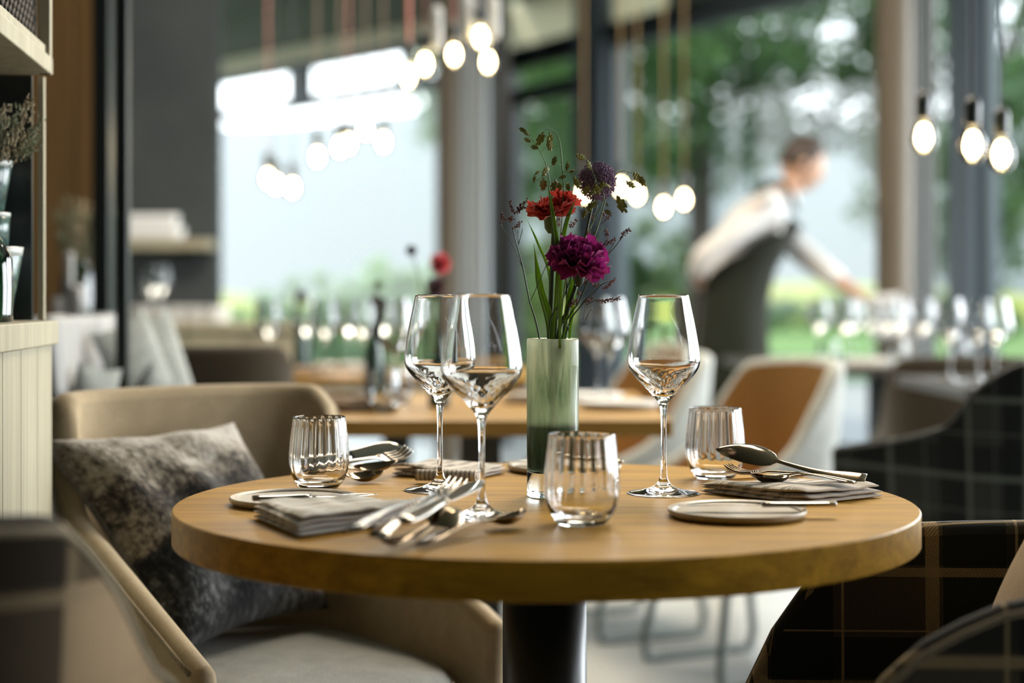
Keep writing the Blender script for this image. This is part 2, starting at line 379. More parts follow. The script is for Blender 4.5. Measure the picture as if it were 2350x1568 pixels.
# ================================================================== OUTSIDE
LAWN = mat('lawn', (0.08, 0.15, 0.03), 0.9, spec=.1)
n = N(LAWN); f = n.noise(n.coord('Object'), .35, 5); n.base(n.ramp(f, [(.35, (.04, .085, .02)), (.65, (.075, .12, .025))]))
YG = mat('meadow', (0.14, 0.155, 0.025), 0.9, spec=.1)
HAZEHILL = mat('hazy_hill', (0.125, 0.138, 0.137), 1, spec=0)  # distance haze mixed into the hill colour
LAKE = mat('lake_water', (0.08, 0.10, 0.11), 0.5, spec=.5)
TERR = mat('terrace_stone', (0.13, 0.13, 0.12), .8)
struct('terrain_terrace', MB().add([(-9, -8, -.06), (14, -8, -.06), (14, 20, -.06), (-9, 20, -.06)], [(0, 1, 2, 3)]), TERR)
struct('terrain_lawn', MB().add([(-120, -60, -.12), (160, -60, -.12), (160, 120, -.12), (-120, 120, -.12)], [(0, 1, 2, 3)]), LAWN)
struct('lake', MB().add([(-2500, 121, -2), (2500, 121, -2), (2500, 600, -2), (-2500, 600, -2)], [(0, 1, 2, 3)]), LAKE)
def hill(name, y, hf, x0, x1, m, nx=90, dy=300, base=-3):
    g = MB().grid(lambda u, v: Vector((x0 + (x1 - x0) * u, y + dy * v, base + (hf(u) - base) * math.sin(min(v, 1) * math.pi / 2) ** .8)), nx, 8)
    return struct(name, g, m, smooth=True)
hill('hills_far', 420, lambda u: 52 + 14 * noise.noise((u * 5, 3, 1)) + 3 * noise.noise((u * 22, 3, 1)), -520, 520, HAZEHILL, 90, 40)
hill('hills_meadow', 70, lambda u: 1.5 + .9 * noise.noise((u * 9, 7, 1)), -30, 90, YG, 60, 14, -.2)

def leafy(name, label, cat, c, r, count, size, col, seed, trunk=None, group=None, gap=0.0, flat=1.0, squash=(1, 1, 1), shape=None):
    q = random.Random(seed); V = []; Fc = []
    cl = []
    for k in range(int(count / 60)):
        while True:
            p = Vector((q.uniform(-1, 1), q.uniform(-1, 1), q.uniform(-1, 1)))
            if p.length < 1 and (shape is None or shape(p)): break
        cl.append(p)
    for k in range(count):
        b = q.choice(cl); p = b + Vector((q.gauss(0, .06), q.gauss(0, .06), q.gauss(0, .06)))
        p = Vector((p.x * r * squash[0], p.y * r * squash[1], p.z * r * squash[2]))
        if shape is not None and not shape(Vector((p.x / r / squash[0], p.y / r / squash[1], p.z / r / squash[2]))): continue
        a = Vector((q.uniform(-1, 1), q.uniform(-1, 1), q.uniform(-1, 1))).normalized(); s_ = size * q.uniform(.6, 1.3)
        b2 = a.orthogonal().normalized() * s_ * .5; a = a * s_
        i = len(V); V += [p - a, p + b2, p + a, p - b2]; Fc.append((i, i + 1, i + 2, i + 3))
    root = thing(name, label, cat, c, group=group)
    zc = r * squash[2]
    o = link('foliage', mesh('foliage', V, Fc), col, root); o['kind'] = 'stuff'
    if trunk:
        t = MB().tube(spline([(0, 0, -c[2] - .1), (.05, .02, -c[2] * .5), (0, 0, 0), (.1, 0, r * .4)], 5), [trunk] * 6 + [trunk * .7] * 10, 10)
        for k in range(7):
            a = q.uniform(0, 6.28); t.tube(spline([(0, 0, -c[2] * .3 + k * .06 * r), (math.cos(a) * r * .3, math.sin(a) * r * .3, k * .07 * r), (math.cos(a) * r * .7, math.sin(a) * r * .7, r * (.1 + k * .09))], 4), [trunk * .4] * 5 + [trunk * .15] * 4, 6)
        t.build('trunk', BARK, root)
    return root
BARK = mat('bark', (0.05, 0.04, 0.03), .9)
def leafmat(name, c, tr=.5):
    m = bpy.data.materials.new(name); m.use_nodes = True; t = m.node_tree; t.nodes.clear()
    o = t.nodes.new('ShaderNodeOutputMaterial'); d = t.nodes.new('ShaderNodeBsdfDiffuse'); l = t.nodes.new('ShaderNodeBsdfTranslucent'); g = t.nodes.new('ShaderNodeBsdfGlossy'); x = t.nodes.new('ShaderNodeMixShader'); y = t.nodes.new('ShaderNodeMixShader')
    d.inputs[0].default_value = (*c, 1); l.inputs[0].default_value = (c[0] * 1.6, c[1] * 1.7, c[2], 1); g.inputs['Roughness'].default_value = .3
    x.inputs[0].default_value = tr; y.inputs[0].default_value = .06
    t.links.new(d.outputs[0], x.inputs[1]); t.links.new(l.outputs[0], x.inputs[2]); t.links.new(x.outputs[0], y.inputs[1]); t.links.new(g.outputs[0], y.inputs[2]); t.links.new(y.outputs[0], o.inputs[0]); return m
LF1 = leafmat('leaf_green', (0.048, 0.10, 0.03)); LF2 = leafmat('leaf_bright', (0.09, 0.15, 0.03)); LF3 = leafmat('leaf_pale', (0.16, 0.24, 0.13))  # leaf_pale: green whitened by haze put into the colour
c1 = P(1600, -60, 19)
leafy('garden_tree', 'large leafy tree beyond the window, above the waiter', 'tree', (c1.x, 19, c1.z + .1), 3.1, 30000, .08, LF1, 3, .16, squash=(1.05, 1, .87))
c2 = P(1270, 100, 24)
leafy('garden_tree', 'dark green tree seen through the glass door', 'tree', (c2.x, 24, c2.z), 2.6, 13000, .09, LF1, 5, .15)
c3 = P(2260, 180, 17)
leafy('garden_tree', 'tree beyond the window at the edge behind three hanging bulbs', 'tree', (c3.x, 17, c3.z), 2.1, 10000, .085, LF1, 9, .13, squash=(.75, 1, 1.1))
shr = [(700, 790, 17, .75, LF3, 'pale green shrub outside low in the left window'), (860, 770, 18, .85, LF3, 'pale garden shrub behind the dark flower stem on the next table'),
       (980, 740, 19, .9, LF3, 'pale garden shrub behind the red flowers on the next table'), (1090, 640, 17, .6, LF2, 'yellow green shrub beside the black door frame'),
       (1240, 690, 20, .9, LF2, 'yellow green bush behind the vase flowers'), (1460, 650, 22, .95, LF2, 'sunlit bush behind the magenta carnation'),
       (1390, 620, 19, .55, LF1, 'dark green bush right behind the carnation'), (600, 830, 16, .6, LF3, 'pale low shrub outside above the wooden sideboard')]
for k, (px, py, d, r, mm, lab) in enumerate(shr):
    c_ = P(px, py, d); leafy('garden_shrub', lab, 'shrub', (c_.x, d, max(c_.z, r * .6)), r, 4500, .06, mm, 20 + k, .03)
for k, (px, d) in enumerate(((1760, 55), (1900, 58), (1980, 60), (2140, 50), (2170, 45))):
    c_ = P(px, 690, d); leafy('hedge_bush', ('dark hedge bush beyond the lawn, ' + ['behind the waiter\'s chest', 'behind the waiter\'s arm', 'next to the timber column', 'between column and pale strip edge', 'farthest toward the window post'][k]), 'shrub', (c_.x, d, .5), 1.6, 2500, .12, LF1 if k != 1 else LF2, 60 + k, .05, squash=(1.5, .6, .5))

# ================================================================== SEATING BUILDERS
def armchair(name, label, cat, loc, rz, a=.27, b=.27, L=.30, prof=((0, .83), (55, .80), (90, .66), (125, .52)), z0=.30, flare=.25, t=.035,
             outer=BEIGE, inner=BEIGE, seat=SEATGREY, seat_z=.46, legs='wood', pip=PIPING, phmax=125, p=.72, seatback=0, group=None, lab_parts=None):
    root = thing(name, label, cat, loc, (0, 0, rz), group)
    def plan(phi, off, z, zt):
        s = 1 + flare * (z - .45)
        ph = abs(phi); sg = 1 if phi >= 0 else -1
        A_, B_ = a - off, b - off
        if ph <= 90:
            x = A_ * abs(math.sin(R(ph))) ** p; y = B_ * abs(math.cos(R(ph))) ** p
        else: x = A_; y = -(ph - 90) / (phmax - 90 + 1e-9) * L
        return Vector((sg * x * s, y * (s if y > 0 else 1) , z))
    def top(phi): return curve(prof, abs(phi))
    nphi = 61
    def ph(u): return (u * 2 - 1) * phmax
    per = a * 3.3 + 2 * L
    def out(u, v): q = ph(u); zt = top(q); return plan(q, 0, z0 + (zt - z0) * v, zt)
    def inn(u, v): q = ph(u); zt = top(q); return plan(q, t, z0 + (zt - z0) * v, zt)
    def uvf(u, v): q = ph(u); return ((u - .5) * per, z0 + (top(q) - z0) * v)
    sh = MB().grid(out, nphi, 14, uvf)
    # rim: round top between outer and inner faces, closes the front edges and the underside too
    def rim(u, v):
        q = ph(u); zt = top(q); o_, i_ = plan(q, 0, zt, zt), plan(q, t, zt, zt); m_ = (o_ + i_) / 2; h = (o_ - i_) / 2
        return m_ + h * math.cos(v * math.pi) + Vector((0, 0, t * .5 * math.sin(v * math.pi)))
    sh.grid(rim, nphi, 6, lambda u, v: (uvf(u, 1)[0], uvf(u, 1)[1] + v * t))
    sh.grid(lambda u, v: plan(ph(u), t * v, z0, 0), nphi, 2, lambda u, v: ((u - .5) * per, z0 - v * t))
    for s_ in (0, 1):
        def endf(u, v, s_=s_):
            q = ph(s_); z = z0 + (top(q) - z0) * u; o_, i_ = plan(q, 0, z, 0), plan(q, t, z, 0); m_ = (o_ + i_) / 2; h = (o_ - i_) / 2
            return m_ + h * math.cos(v * math.pi) + Vector((0, -t * .5 * math.sin(v * math.pi), 0))
        sh.grid(endf, 8, 6, lambda u, v: (v * t, z0 + u * .3))
        def capf(u, v, s_=s_):
            q = ph(s_); z = top(q); w_ = u * math.pi / 2; o_, i_ = plan(q, 0, z, 0), plan(q, t, z, 0); m_ = (o_ + i_) / 2; h = (o_ - i_) / 2
            return m_ + h * math.cos(v * math.pi) * math.cos(w_) + Vector((0, -t * .5 * math.sin(v * math.pi) * math.cos(w_), t * .5 * math.sin(w_)))
        sh.grid(capf, 5, 6, lambda u, v: (v * t, z0 + .3))
    sh.build('shell', outer, root)
    MB().grid(inn, nphi, 14, uvf).build('lining', inner, root)
    if pip:
        MB().tube([rim(i / 60, .12) for i in range(61)], .0035, 6).build('piping', pip, root)
    # seat cushion
    sw, sdp = (a - t) * 1.0, None
    def seatf(u, v):
        an = u * 2 * math.pi; prf = [(0.0, -.055), (.93, -.055), (.985, -.045), (1.0, -.02), (.99, -.004), (.95, .006), (.8, .014), (.5, .02), (0.0, .024)]
        k, z = prf[int(round(v * (len(prf) - 1)))]
        cx = abs(math.cos(an)) ** .6 * (1 if math.cos(an) >= 0 else -1); cy = abs(math.sin(an)) ** .6 * (1 if math.sin(an) >= 0 else -1)
        yb, yf = b - t - .01, L + .03
        return Vector((cx * sw * k * .99, (yb - yf) / 2 + cy * (yb + yf) / 2 * k, seat_z + z))
    MB().grid(seatf, 48, 9, lambda u, v: (u, v), True).build('seat', seat, root)
    MB().tube([seatf(i / 48, 3 / 8) + Vector((0, 0, .012)) for i in range(49)], .003, 6).build('seat_piping', pip or seat, root)
    def pedestal_leg(x, y, mt):
        MB().tube([(x, y, seat_z - .05), (x * 1.15, y * 1.12, 0)], [.017, .010], 10).build('leg', mt, root)
    MB().box((0, -.02, seat_z - .075), (a * 1.5, (b + L) * .75, .04)).build('seat_frame', BLACK, root, False, bevel=.005)
    if legs in ('wood', 'black'):
        for x in (-1, 1):
            pedestal_leg(x * a * .7, b * .6, OAK2 if legs == 'wood' else BLACK); pedestal_leg(x * a * .7, -L * .8, OAK2 if legs == 'wood' else BLACK)
    elif legs == 'sled':
        for x in (-1, 1):
            X = x * a * .85
            pts = [(X * .8, b * .5, seat_z - .06), (X, b * .78, .06), (X, b * .72, .014), (X, b * .55, .011), (X, -L * .6, .011), (X, -L * .85, .014), (X, -L * .88, .06), (X * .8, -L * .6, seat_z - .06)]
            MB().tube(pts, .012, 8).build('sled_leg', CHROME, root)
    return root

# beige armchair behind the table, left
CH = Vector((-.395, 2.335, 0)); 
armchair('armchair', 'beige wool armchair holding the mottled grey pillow', 'armchair', CH, R(36.9), a=.24, b=.225, L=.32, seat_z=.455,
         prof=((0, .83), (50, .827), (62, .80), (74, .69), (86, .65), (125, .515)), p=.6, flare=.28, outer=BEIGE, inner=BEIGE, seat=SEATGREY)
# plaid armchair at the right edge of the table
armchair('armchair', 'dark brown plaid armchair tucked under the right side of the table', 'armchair', (.575, 1.66, 0), R(-92), a=.245, b=.25, L=.30,
         prof=((0, .80), (50, .76), (80, .705), (100, .70), (112, .66), (119, .60), (125, .50)), flare=.12, outer=PLAID, inner=PLAID, seat=PLAID, t=.03)
# out of focus chair in the near left corner
armchair('armchair', 'tan plaid armchair in the near left corner, seen from behind', 'armchair', (-.535, 1.36, 0), R(171), a=.235, b=.20, L=.22,
         prof=((0, .81), (52, .805), (68, .765), (90, .66), (125, .5)), p=.62, flare=.3, outer=PLAID_TAN, inner=TAN, seat=TAN)
# dark plaid chair at right, farther back
armchair('armchair', 'black and grey plaid armchair by the window, seen from behind', 'armchair', (1.12, 3.45, 0), R(215), a=.28, b=.26, L=.28,
         prof=((0, .86), (50, .85), (72, .80), (90, .70), (125, .64)), flare=.2, outer=PLAID_DARK, inner=PLAID_DARK, seat=DARKBROWN, legs='black', pip=BLACK)
# brown chair at the table behind, far left
armchair('dining_chair', 'dark brown chair at the far table, beside the bench cushions', 'chair', (-.85, 4.25, 0), R(188), a=.24, b=.2, L=.2,
         prof=((0, .85), (50, .85), (72, .80), (90, .6), (125, .5)), flare=.3, outer=DARKBROWN, inner=DARKBROWN, seat=DARKBROWN, legs='black', pip=None)
# two tan bucket chairs on grey sled bases
for (x, y, rz, lab) in ((.60, 4.15, -66, 'tan leather chair with pale grey outer shell, behind the right tumbler'),
                        (.33, 4.72, -66, 'tan leather chair with pale shell behind the right wine glass')):
    armchair('dining_chair', lab, 'chair', (x, y, 0), R(rz), a=.23, b=.22, L=.2, prof=((0, .815), (50, .80), (75, .70), (95, .56), (125, .49)), flare=.35,
             outer=OUTERGREY, inner=TANLEATHER, seat=TANLEATHER, legs='sled', pip=None)
armchair('dining_chair', 'dark chair pushed in at the window table, under its edge', 'chair', (1.48, 5.25, 0), R(180), a=.24, b=.2, L=.2,
         prof=((0, .79), (50, .78), (75, .70), (95, .56), (125, .49)), flare=.3, outer=DARKBROWN, inner=DARKBROWN, seat=DARKBROWN, legs='black', pip=None)

def quad_pad(corners, th, nrm, nu=24, nv=24, pw=.55, wob=.0, seed=0, pinch=0.0):
    TL, TR, BR, BL = [Vector(c_) for c_ in corners]; nrm = Vector(nrm).normalized(); m = MB()
    def base(u, v):
        uu = u; vv = v
        if pinch:   # edges bow inwards between the corners
            uu = .5 + (u - .5) * (1 - pinch * math.sin(v * math.pi)); vv = .5 + (v - .5) * (1 - pinch * math.sin(u * math.pi))
        return (TL * (1 - uu) + TR * uu) * (1 - vv) + (BL * (1 - uu) + BR * uu) * vv
    W, H = (TR - TL).length, (BL - TL).length
    for sgn in (1, -1):
        def f(u, v, sgn=sgn):
            k = max(0, (4 * u * (1 - u))) ** pw * max(0, (4 * v * (1 - v))) ** pw
            p_ = base(u, v); w_ = wob * noise.noise((u * 4 + seed, v * 4, sgn)) * k
            return p_ + nrm * (sgn * th * .5 * k + w_)
        m.grid(f if sgn > 0 else (lambda u, v: f(1 - u, v)), nu, nv, (lambda u, v: (u * W, v * H)) if sgn > 0 else (lambda u, v: ((1 - u) * W, v * H)))
    return m
# mottled pillow
PIL = mat('mottled_bouclé', (.3, .28, .25), .95, spec=.1, sheen=.3); n = N(PIL); u_, v_ = uvs(n)
vec = n.coord('UV', (1, .55, 1)); f1 = n.noise(vec, 95, 4, .75); f2 = n.noise(n.coord('UV', (1, 1.6, 1)), 5.5, 3)
s_ = n.math('ADD', n.math('MULTIPLY', f1, .62), n.math('MULTIPLY', f2, .5))
band = n.ramp(v_, [(0, (.30,) * 3), (.07, (.16,) * 3), (.15, (-.0,) * 3), (.205, (.12,) * 3), (.235, (-.0,) * 3), (.3, (.04,) * 3)])  # band tones: part weave pattern, part light and shade painted in
s2 = n.math('ADD', s_, n.math('MULTIPLY', band, .8))
warm = n.ramp(s2, [(.52, (.014, .012, .01)), (.60, (.055, .046, .036)), (.68, (.23, .195, .15)), (.80, (.44, .41, .37))])
cool = n.ramp(s2, [(.54, (.008, .009, .010)), (.63, (.04, .042, .044)), (.73, (.19, .195, .2)), (.83, (.32, .33, .33))])
n.base(n.mix(n.math('GREATER_THAN', v_, .225), warm, cool)); n.bump(f1, .8, .004)
TL, TR, BR, BL = Vector((-.682, 2.27, .782)), Vector((-.440, 2.48, .79)), Vector((-.285, 2.46, .50)), Vector((-.463, 2.20, .485))
o = quad_pad((TL, TR, BR, BL), .15, (TR - TL).cross(TL - BL), 40, 40, .42, .03, 3, .10).build('throw_pillow', PIL); tag(o, 'mottled grey and beige wool pillow propped in the beige armchair', 'pillow')
# tan cushion in the plaid armchair
o = quad_pad(((.625, 1.79, .765), (.605, 1.50, .765), (.505, 1.50, .49), (.52, 1.80, .49)), .10, (-1, 0, .3), 20, 20, .45).build('back_cushion', TAN); tag(o, 'plain tan felt cushion leaning in the plaid armchair', 'cushion')

# ================================================================== MAIN TABLE
TC = Vector((.038, 1.828, 0)); TZ = .75; TR_ = .425
tb = thing('round_table', 'round oak restaurant table with thick edge and black pedestal', 'table', (TC.x, TC.y, 0))
prof = [(0, TZ), (TR_ - .0016, TZ), (TR_, TZ - .0016), (TR_, TZ - .0365), (TR_ - .0015, TZ - .038), (0, TZ - .038)]
TOPW = wood('oak_tabletop', (0.52, 0.275, 0.022), (0.19, 0.088, 0.008), 0.40, 1.6, 0, 0.25)
nn = N(TOPW); nn.b.inputs['Specular IOR Level'].default_value = .2; nn.b.inputs['Specular Tint'].default_value = (1, .70, .34, 1); OAK2.node_tree.nodes['Principled BSDF'].inputs['Specular Tint'].default_value = (1, .78, .5, 1)
tt = MB().lathe(prof, 200).build('tabletop', TOPW, tb); es_ = tt.modifiers.new('e', 'EDGE_SPLIT'); es_.split_angle = R(25)
MB().lathe([(0, .712), (.049, .712), (.049, .02), (0, .02)], 48).build('pedestal', BLACK, tb)
MB().lathe([(0, .03), (.06, .028), (.26, .014), (.27, .008), (.27, 0), (0, 0)], 64).build('foot_plate', BLACK, tb)
MB().lathe([(0, .712), (.16, .712), (.16, .704), (0, .704)], 48).build('mounting_plate', BLACK, tb)

def wine_profile(thick=.0011):
    o = [(0, 0), (.0415, 0), (.0425, .0008), (.0415, .0018), (.030, .0035), (.016, .0068), (.008, .0125), (.0048, .021), (.0036, .034), (.0032, .06), (.0033, .085), (.0040, .100), (.0062, .1085), (.0125, .117), (.0235, .129), (.0345, .1405), (.0410, .1495), (.0438, .158), (.0437, .167), (.0415, .183), (.0375, .205), (.0335, .224), (.0305, .238)]
    i = [(.0298, .2384), (.0326, .224), (.0366, .205), (.0404, .183), (.0425, .167), (.0426, .158), (.0396, .1505), (.0325, .1425), (.0215, .133), (.0115, .1245), (.004, .121), (0, .1205)]
    return o + i
def smooth_prof(pr, n=3):
    q = spline([(r, z, 0) for r, z in pr], n); return [(max(0, v.x), v.y) for v in q]
WG = None
def wine_rib(i, a): return 0
wg_me = MB().lathe(smooth_prof(wine_profile(), 3), 72)
zmax = .1215
# cut-glass optic at the inside bottom of the bowl
for k, v in enumerate(wg_me.V):
    r = math.hypot(v.x, v.y)
    if .1203 < v.z < .140 and r > .001:
        an = math.atan2(v.y, v.x); pass
inner0 = int(len(smooth_prof(wine_profile(), 3)) * 23 / 35)
mprof = len(smooth_prof(wine_profile(), 3))
for k, v in enumerate(wg_me.V):
    if k % mprof > inner0 and .1205 < v.z < .142:
        an = math.atan2(v.y, v.x); amp = .055 * math.sin((v.z - .1205) / .0215 * math.pi)
        s = 1 + amp * math.sin(an * 12 + v.z * 900); v.x *= s; v.y *= s
WGM = mesh('wine_glass', wg_me.V, wg_me.F); WGM.materials.append(GLASS); WGM.polygons.foreach_set('use_smooth', [True] * len(WGM.polygons))
def put(name, me, loc, label, cat, group=None, rz=0, scale=1, mats=None):
    o = bpy.data.objects.new(name, me); COL.objects.link(o); o.location = loc; o.rotation_euler = (0, 0, rz); o.scale = (scale,) * 3
    return tag(o, label, cat, group)
for (x, y, lab, s) in ((-.0884, 1.925, 'wine glass behind, farther left one of the overlapping pair', 1), (-.0325, 1.690, 'large wine glass with its stem between fork and dark spoon', 1.0), (.183, 1.893, 'wine glass standing alone between vase and striped napkin', 1)):
    put('wine_glass', WGM, (x, y, TZ + .0003), lab, 'glass', 'wine glasses on the round table', rnd.random() * 6, s)

def tumbler_mesh(n=96):
    o = [(0, 0), (.021, 0), (.0245, .0015), (.029, .006), (.0345, .015), (.0378, .027), (.0388, .037), (.0383, .050), (.0368, .066), (.0352, .080), (.0340, .091)]
    i = [(.0331, .0913), (.0343, .080), (.0358, .066), (.0372, .050), (.0376, .037), (.0364, .0275), (.033, .018), (.028, .0115), (.020, .0085), (.010, .0078), (0, .0076)]
    pr = smooth_prof(o + i, 3); k0 = int(len(pr) * .5) + 1; mb = MB().lathe(pr, n)
    for k, v in enumerate(mb.V):
        if k % len(pr) >= k0 and v.z > .02:
            an = math.atan2(v.y, v.x); s = 1 + .016 * min(1, (v.z - .02) / .02) * (.3 if v.z > .0905 else 1) * math.cos(an * 20); v.x *= s; v.y *= s
    me = mesh('tumbler', mb.V, mb.F); me.materials.append(GLASS); me.polygons.foreach_set('use_smooth', [True] * len(me.polygons)); return me
TUM = tumbler_mesh()
for (x, y, lab, s) in ((-.239, 1.945, 'ribbed water tumbler beside the left plate', .96), (.266, 2.055, 'ribbed water tumbler behind the bronze serving spoon', 1), (.0727, 1.632, 'clear water tumbler right in front of the vase', 1.02)):
    put('tumbler', TUM, (x, y, TZ + .0003), lab, 'glass', 'water tumblers on the round table', rnd.random(), s)

# vase
VX, VY = .0485, 1.866
vs = thing('flower_vase', 'streaky green glass cylinder vase with thick clear base', 'vase', (VX, VY, TZ))
VG = bpy.data.materials.new('streaked_green_glass'); VG.use_nodes = True; n = N(VG); n.b = VG.node_tree.nodes['Principled BSDF']
g3 = n.coord('Object', (1, 1, .10)); st = n.noise(g3, 95, 4, .6, 1.2); big = n.noise(n.coord('Object', (1, 1, .5)), 22, 3)
t_ = n.new('ShaderNodeTexCoord'); s3 = n.new('ShaderNodeSeparateXYZ'); n.t.links.new(t_.outputs['Object'], s3.inputs[0])
cc = n.ramp(n.math('ADD', n.math('MULTIPLY', st, .6), n.math('MULTIPLY', big, .45)), [(.36, (.38, .48, .36)), (.50, (.68, .75, .60)), (.64, (.88, .89, .76))])
dk = n.ramp(s3.outputs['Z'], [(.03, (.92,) * 3), (.055, (.75,) * 3), (.083, (.50,) * 3), (.087, (.0,) * 3)])
n.base(n.mix(dk, cc, (.05, .10, .055)))
n.b.inputs['Roughness'].default_value = .12; n.b.inputs['Transmission Weight'].default_value = .85; n.b.inputs['IOR'].default_value = 1.35
tl = n.new('ShaderNodeBsdfTranslucent'); mxs = n.new('ShaderNodeMixShader'); n.t.links.new(n.b.inputs['Base Color'].links[0].from_socket, tl.inputs[0])
mxs.inputs[0].default_value = .42; n.t.links.new(n.b.outputs[0], mxs.inputs[1]); n.t.links.new(tl.outputs[0], mxs.inputs[2]); n.t.links.new(mxs.outputs[0], n.t.nodes['Material Output'].inputs[0])
n.bump(st, .35, .002)
h = .188
MB().lathe(smooth_prof([(0, .030), (.024, .030), (.0308, .031), (.0308, .033), (.0310, .08), (.0310, .15), (.0310, h - .002), (.0300, h), (.0285, h - .001), (.0280, h - .01), (.0278, .10), (.0278, .040), (.024, .034), (0, .0335)], 1), 72).build('body', VG, vs)
MB().lathe([(0, .0), (.0285, 0), (.0305, .002), (.0308, .005), (.0308, .0292), (.0300, .0298), (0, .022)], 72).build('clear_base', glass('base_glass', (.95, .98, .97)), vs)
MB().lathe([(0, .0345), (.024, .035), (.0274, .041), (.0274, .085), (0, .085)], 48).build('water', WATER, vs)

# ------------------------------------------------------------------ plates
def plate(x, y, r, lab):
    pr = [(0, 0), (r * .80, 0), (r * .93, .001), (r * .99, .004), (r, .0075), (r * .985, .0088), (r * .95, .008), (r * .90, .0062), (r * .85, .0058), (0, .0056)]
    o = MB().lathe(smooth_prof(pr, 2), 96).build('side_plate', PLATE); o.location = (x, y, TZ + .0004); tag(o, lab, 'plate', 'side plates on the round table'); return o
plate(.2425, 1.692, .0745, 'flat stoneware side plate in front of the right striped napkin')
plate(-.250, 1.800, .0735, 'flat stoneware side plate beside the left tumbler')
plate(.072, 2.150, .078, 'flat stoneware side plate behind the green vase')

# ------------------------------------------------------------------ cutlery
def flat_loft(sections, ncross=10):
    """sections: (y, halfwidth, thickness, zc, dish) closed loft along +y"""
    m = MB(); nu = len(sections); V = []; Fc = []; k = ncross * 2
    for (y, hw, th, zc, dish) in sections:
        for j in range(k):
            a = 2 * math.pi * j / k; x = hw * math.cos(a); zz = th * .5 * math.sin(a)
            V.append((x, y, zc + zz - dish * (1 - (x / hw) ** 2 if hw > 1e-6 else 0)))
    for i in range(nu - 1):
        for j in range(k): Fc.append((i * k + j, i * k + (j + 1) % k, (i + 1) * k + (j + 1) % k, (i + 1) * k + j))
    Fc.append(tuple(range(k))[::-1]); Fc.append(tuple((nu - 1) * k + j for j in range(k)))
    m.add(V, Fc); return m
def aim(o, A, B, roll=0, up=Vector((0, 0, 1))):
    A, B = Vector(A), Vector(B); y = (B - A).normalized(); x = y.cross(up).normalized(); z = x.cross(y)
    M = Matrix((x, y, z)).transposed().to_4x4(); o.matrix_world = Matrix.Translation(A) @ M @ Matrix.Rotation(roll, 4, 'Y')
def spoon(A, B, lab, m=BRONZE, roll=0, flip=1, grp=None, bw=.021, bl=.30):
    Ln = (Vector(B) - Vector(A)).length; S = []
    hl = Ln * (1 - bl)
    for i in range(12):
        t = i / 11; S.append((hl * t, lerp_list([(0, .0085), (.15, .0098), (.6, .0052), (1, .0036)], t), lerp_list([(0, .0022), (1, .0034)], t), .004 * math.sin(t * math.pi) * flip, 0))
    for i in range(1, 15):
        t = i / 14; w_ = bw * max(.02, math.sin(min(1, t * 1.0) ** .72 * math.pi) ** .62) if t < 1 else .001
        S.append((hl + Ln * bl * t, max(w_, .0036 * (1 - t) + .0008), .0016, flip * (-.002 * math.sin(t * math.pi)), flip * .0085 * math.sin(t * math.pi) ** .8))
    o = flat_loft(S, 12).build('spoon', m); aim(o, A, B, roll); tag(o, lab, 'spoon', grp); return o
def knife(A, B, lab, m=STEEL, roll=0, grp=None, w=.009):
    Ln = (Vector(B) - Vector(A)).length; root = thing('table_knife', lab, 'knife', group=grp)
    S = [(Ln * .0, .003, .003, 0, 0)] + [(Ln * t * .46, lerp_list([(0, .0075), (.3, .0095), (1, .0058)], t), .0062, 0, 0) for t in [i / 8 + .02 for i in range(9)]]
    flat_loft(S, 8).build('handle', m, root)
    S = []
    for i in range(13):
        t = i / 12; S.append((Ln * (.468 + .532 * t), w * lerp_list([(0, .5), (.1, .75), (.6, 1), (.85, .85), (1, .12)], t), .0014, 0, 0))
    b = flat_loft(S, 6)
    b.build('blade', m, root); aim(root, A, B, roll); return root
def fork(A, B, lab, m=STEEL, roll=0, grp=None):
    Ln = (Vector(B) - Vector(A)).length; S = []; hl = Ln * .66
    for i in range(12):
        t = i / 11; S.append((hl * t, lerp_list([(0, .0085), (.15, .0095), (.6, .005), (1, .0038)], t), .0028, .003 * math.sin(t * math.pi), 0))
    for i in range(1, 8):
        t = i / 7; S.append((hl + Ln * .12 * t, lerp_list([(0, .004), (.6, .0115), (1, .0118)], t), .0022, -.004 * math.sin(t * math.pi / 2), 0))
    mb = flat_loft(S, 8)
    for k in range(4):
        x = -.0098 + k * .00653; y0 = hl + Ln * .115; y1 = Ln
        mb.tube(spline([(x, y0, -.004), (x, y0 + (y1 - y0) * .4, -.0055), (x, y0 + (y1 - y0) * .75, -.003), (x * .97, y1, .002)], 4), [.0021] * 6 + [.0019] * 4 + [.0012, .0010, .0005], 6)
    o = mb.build('fork', m); aim(o, A, B, roll); tag(o, lab, 'fork', grp); return o

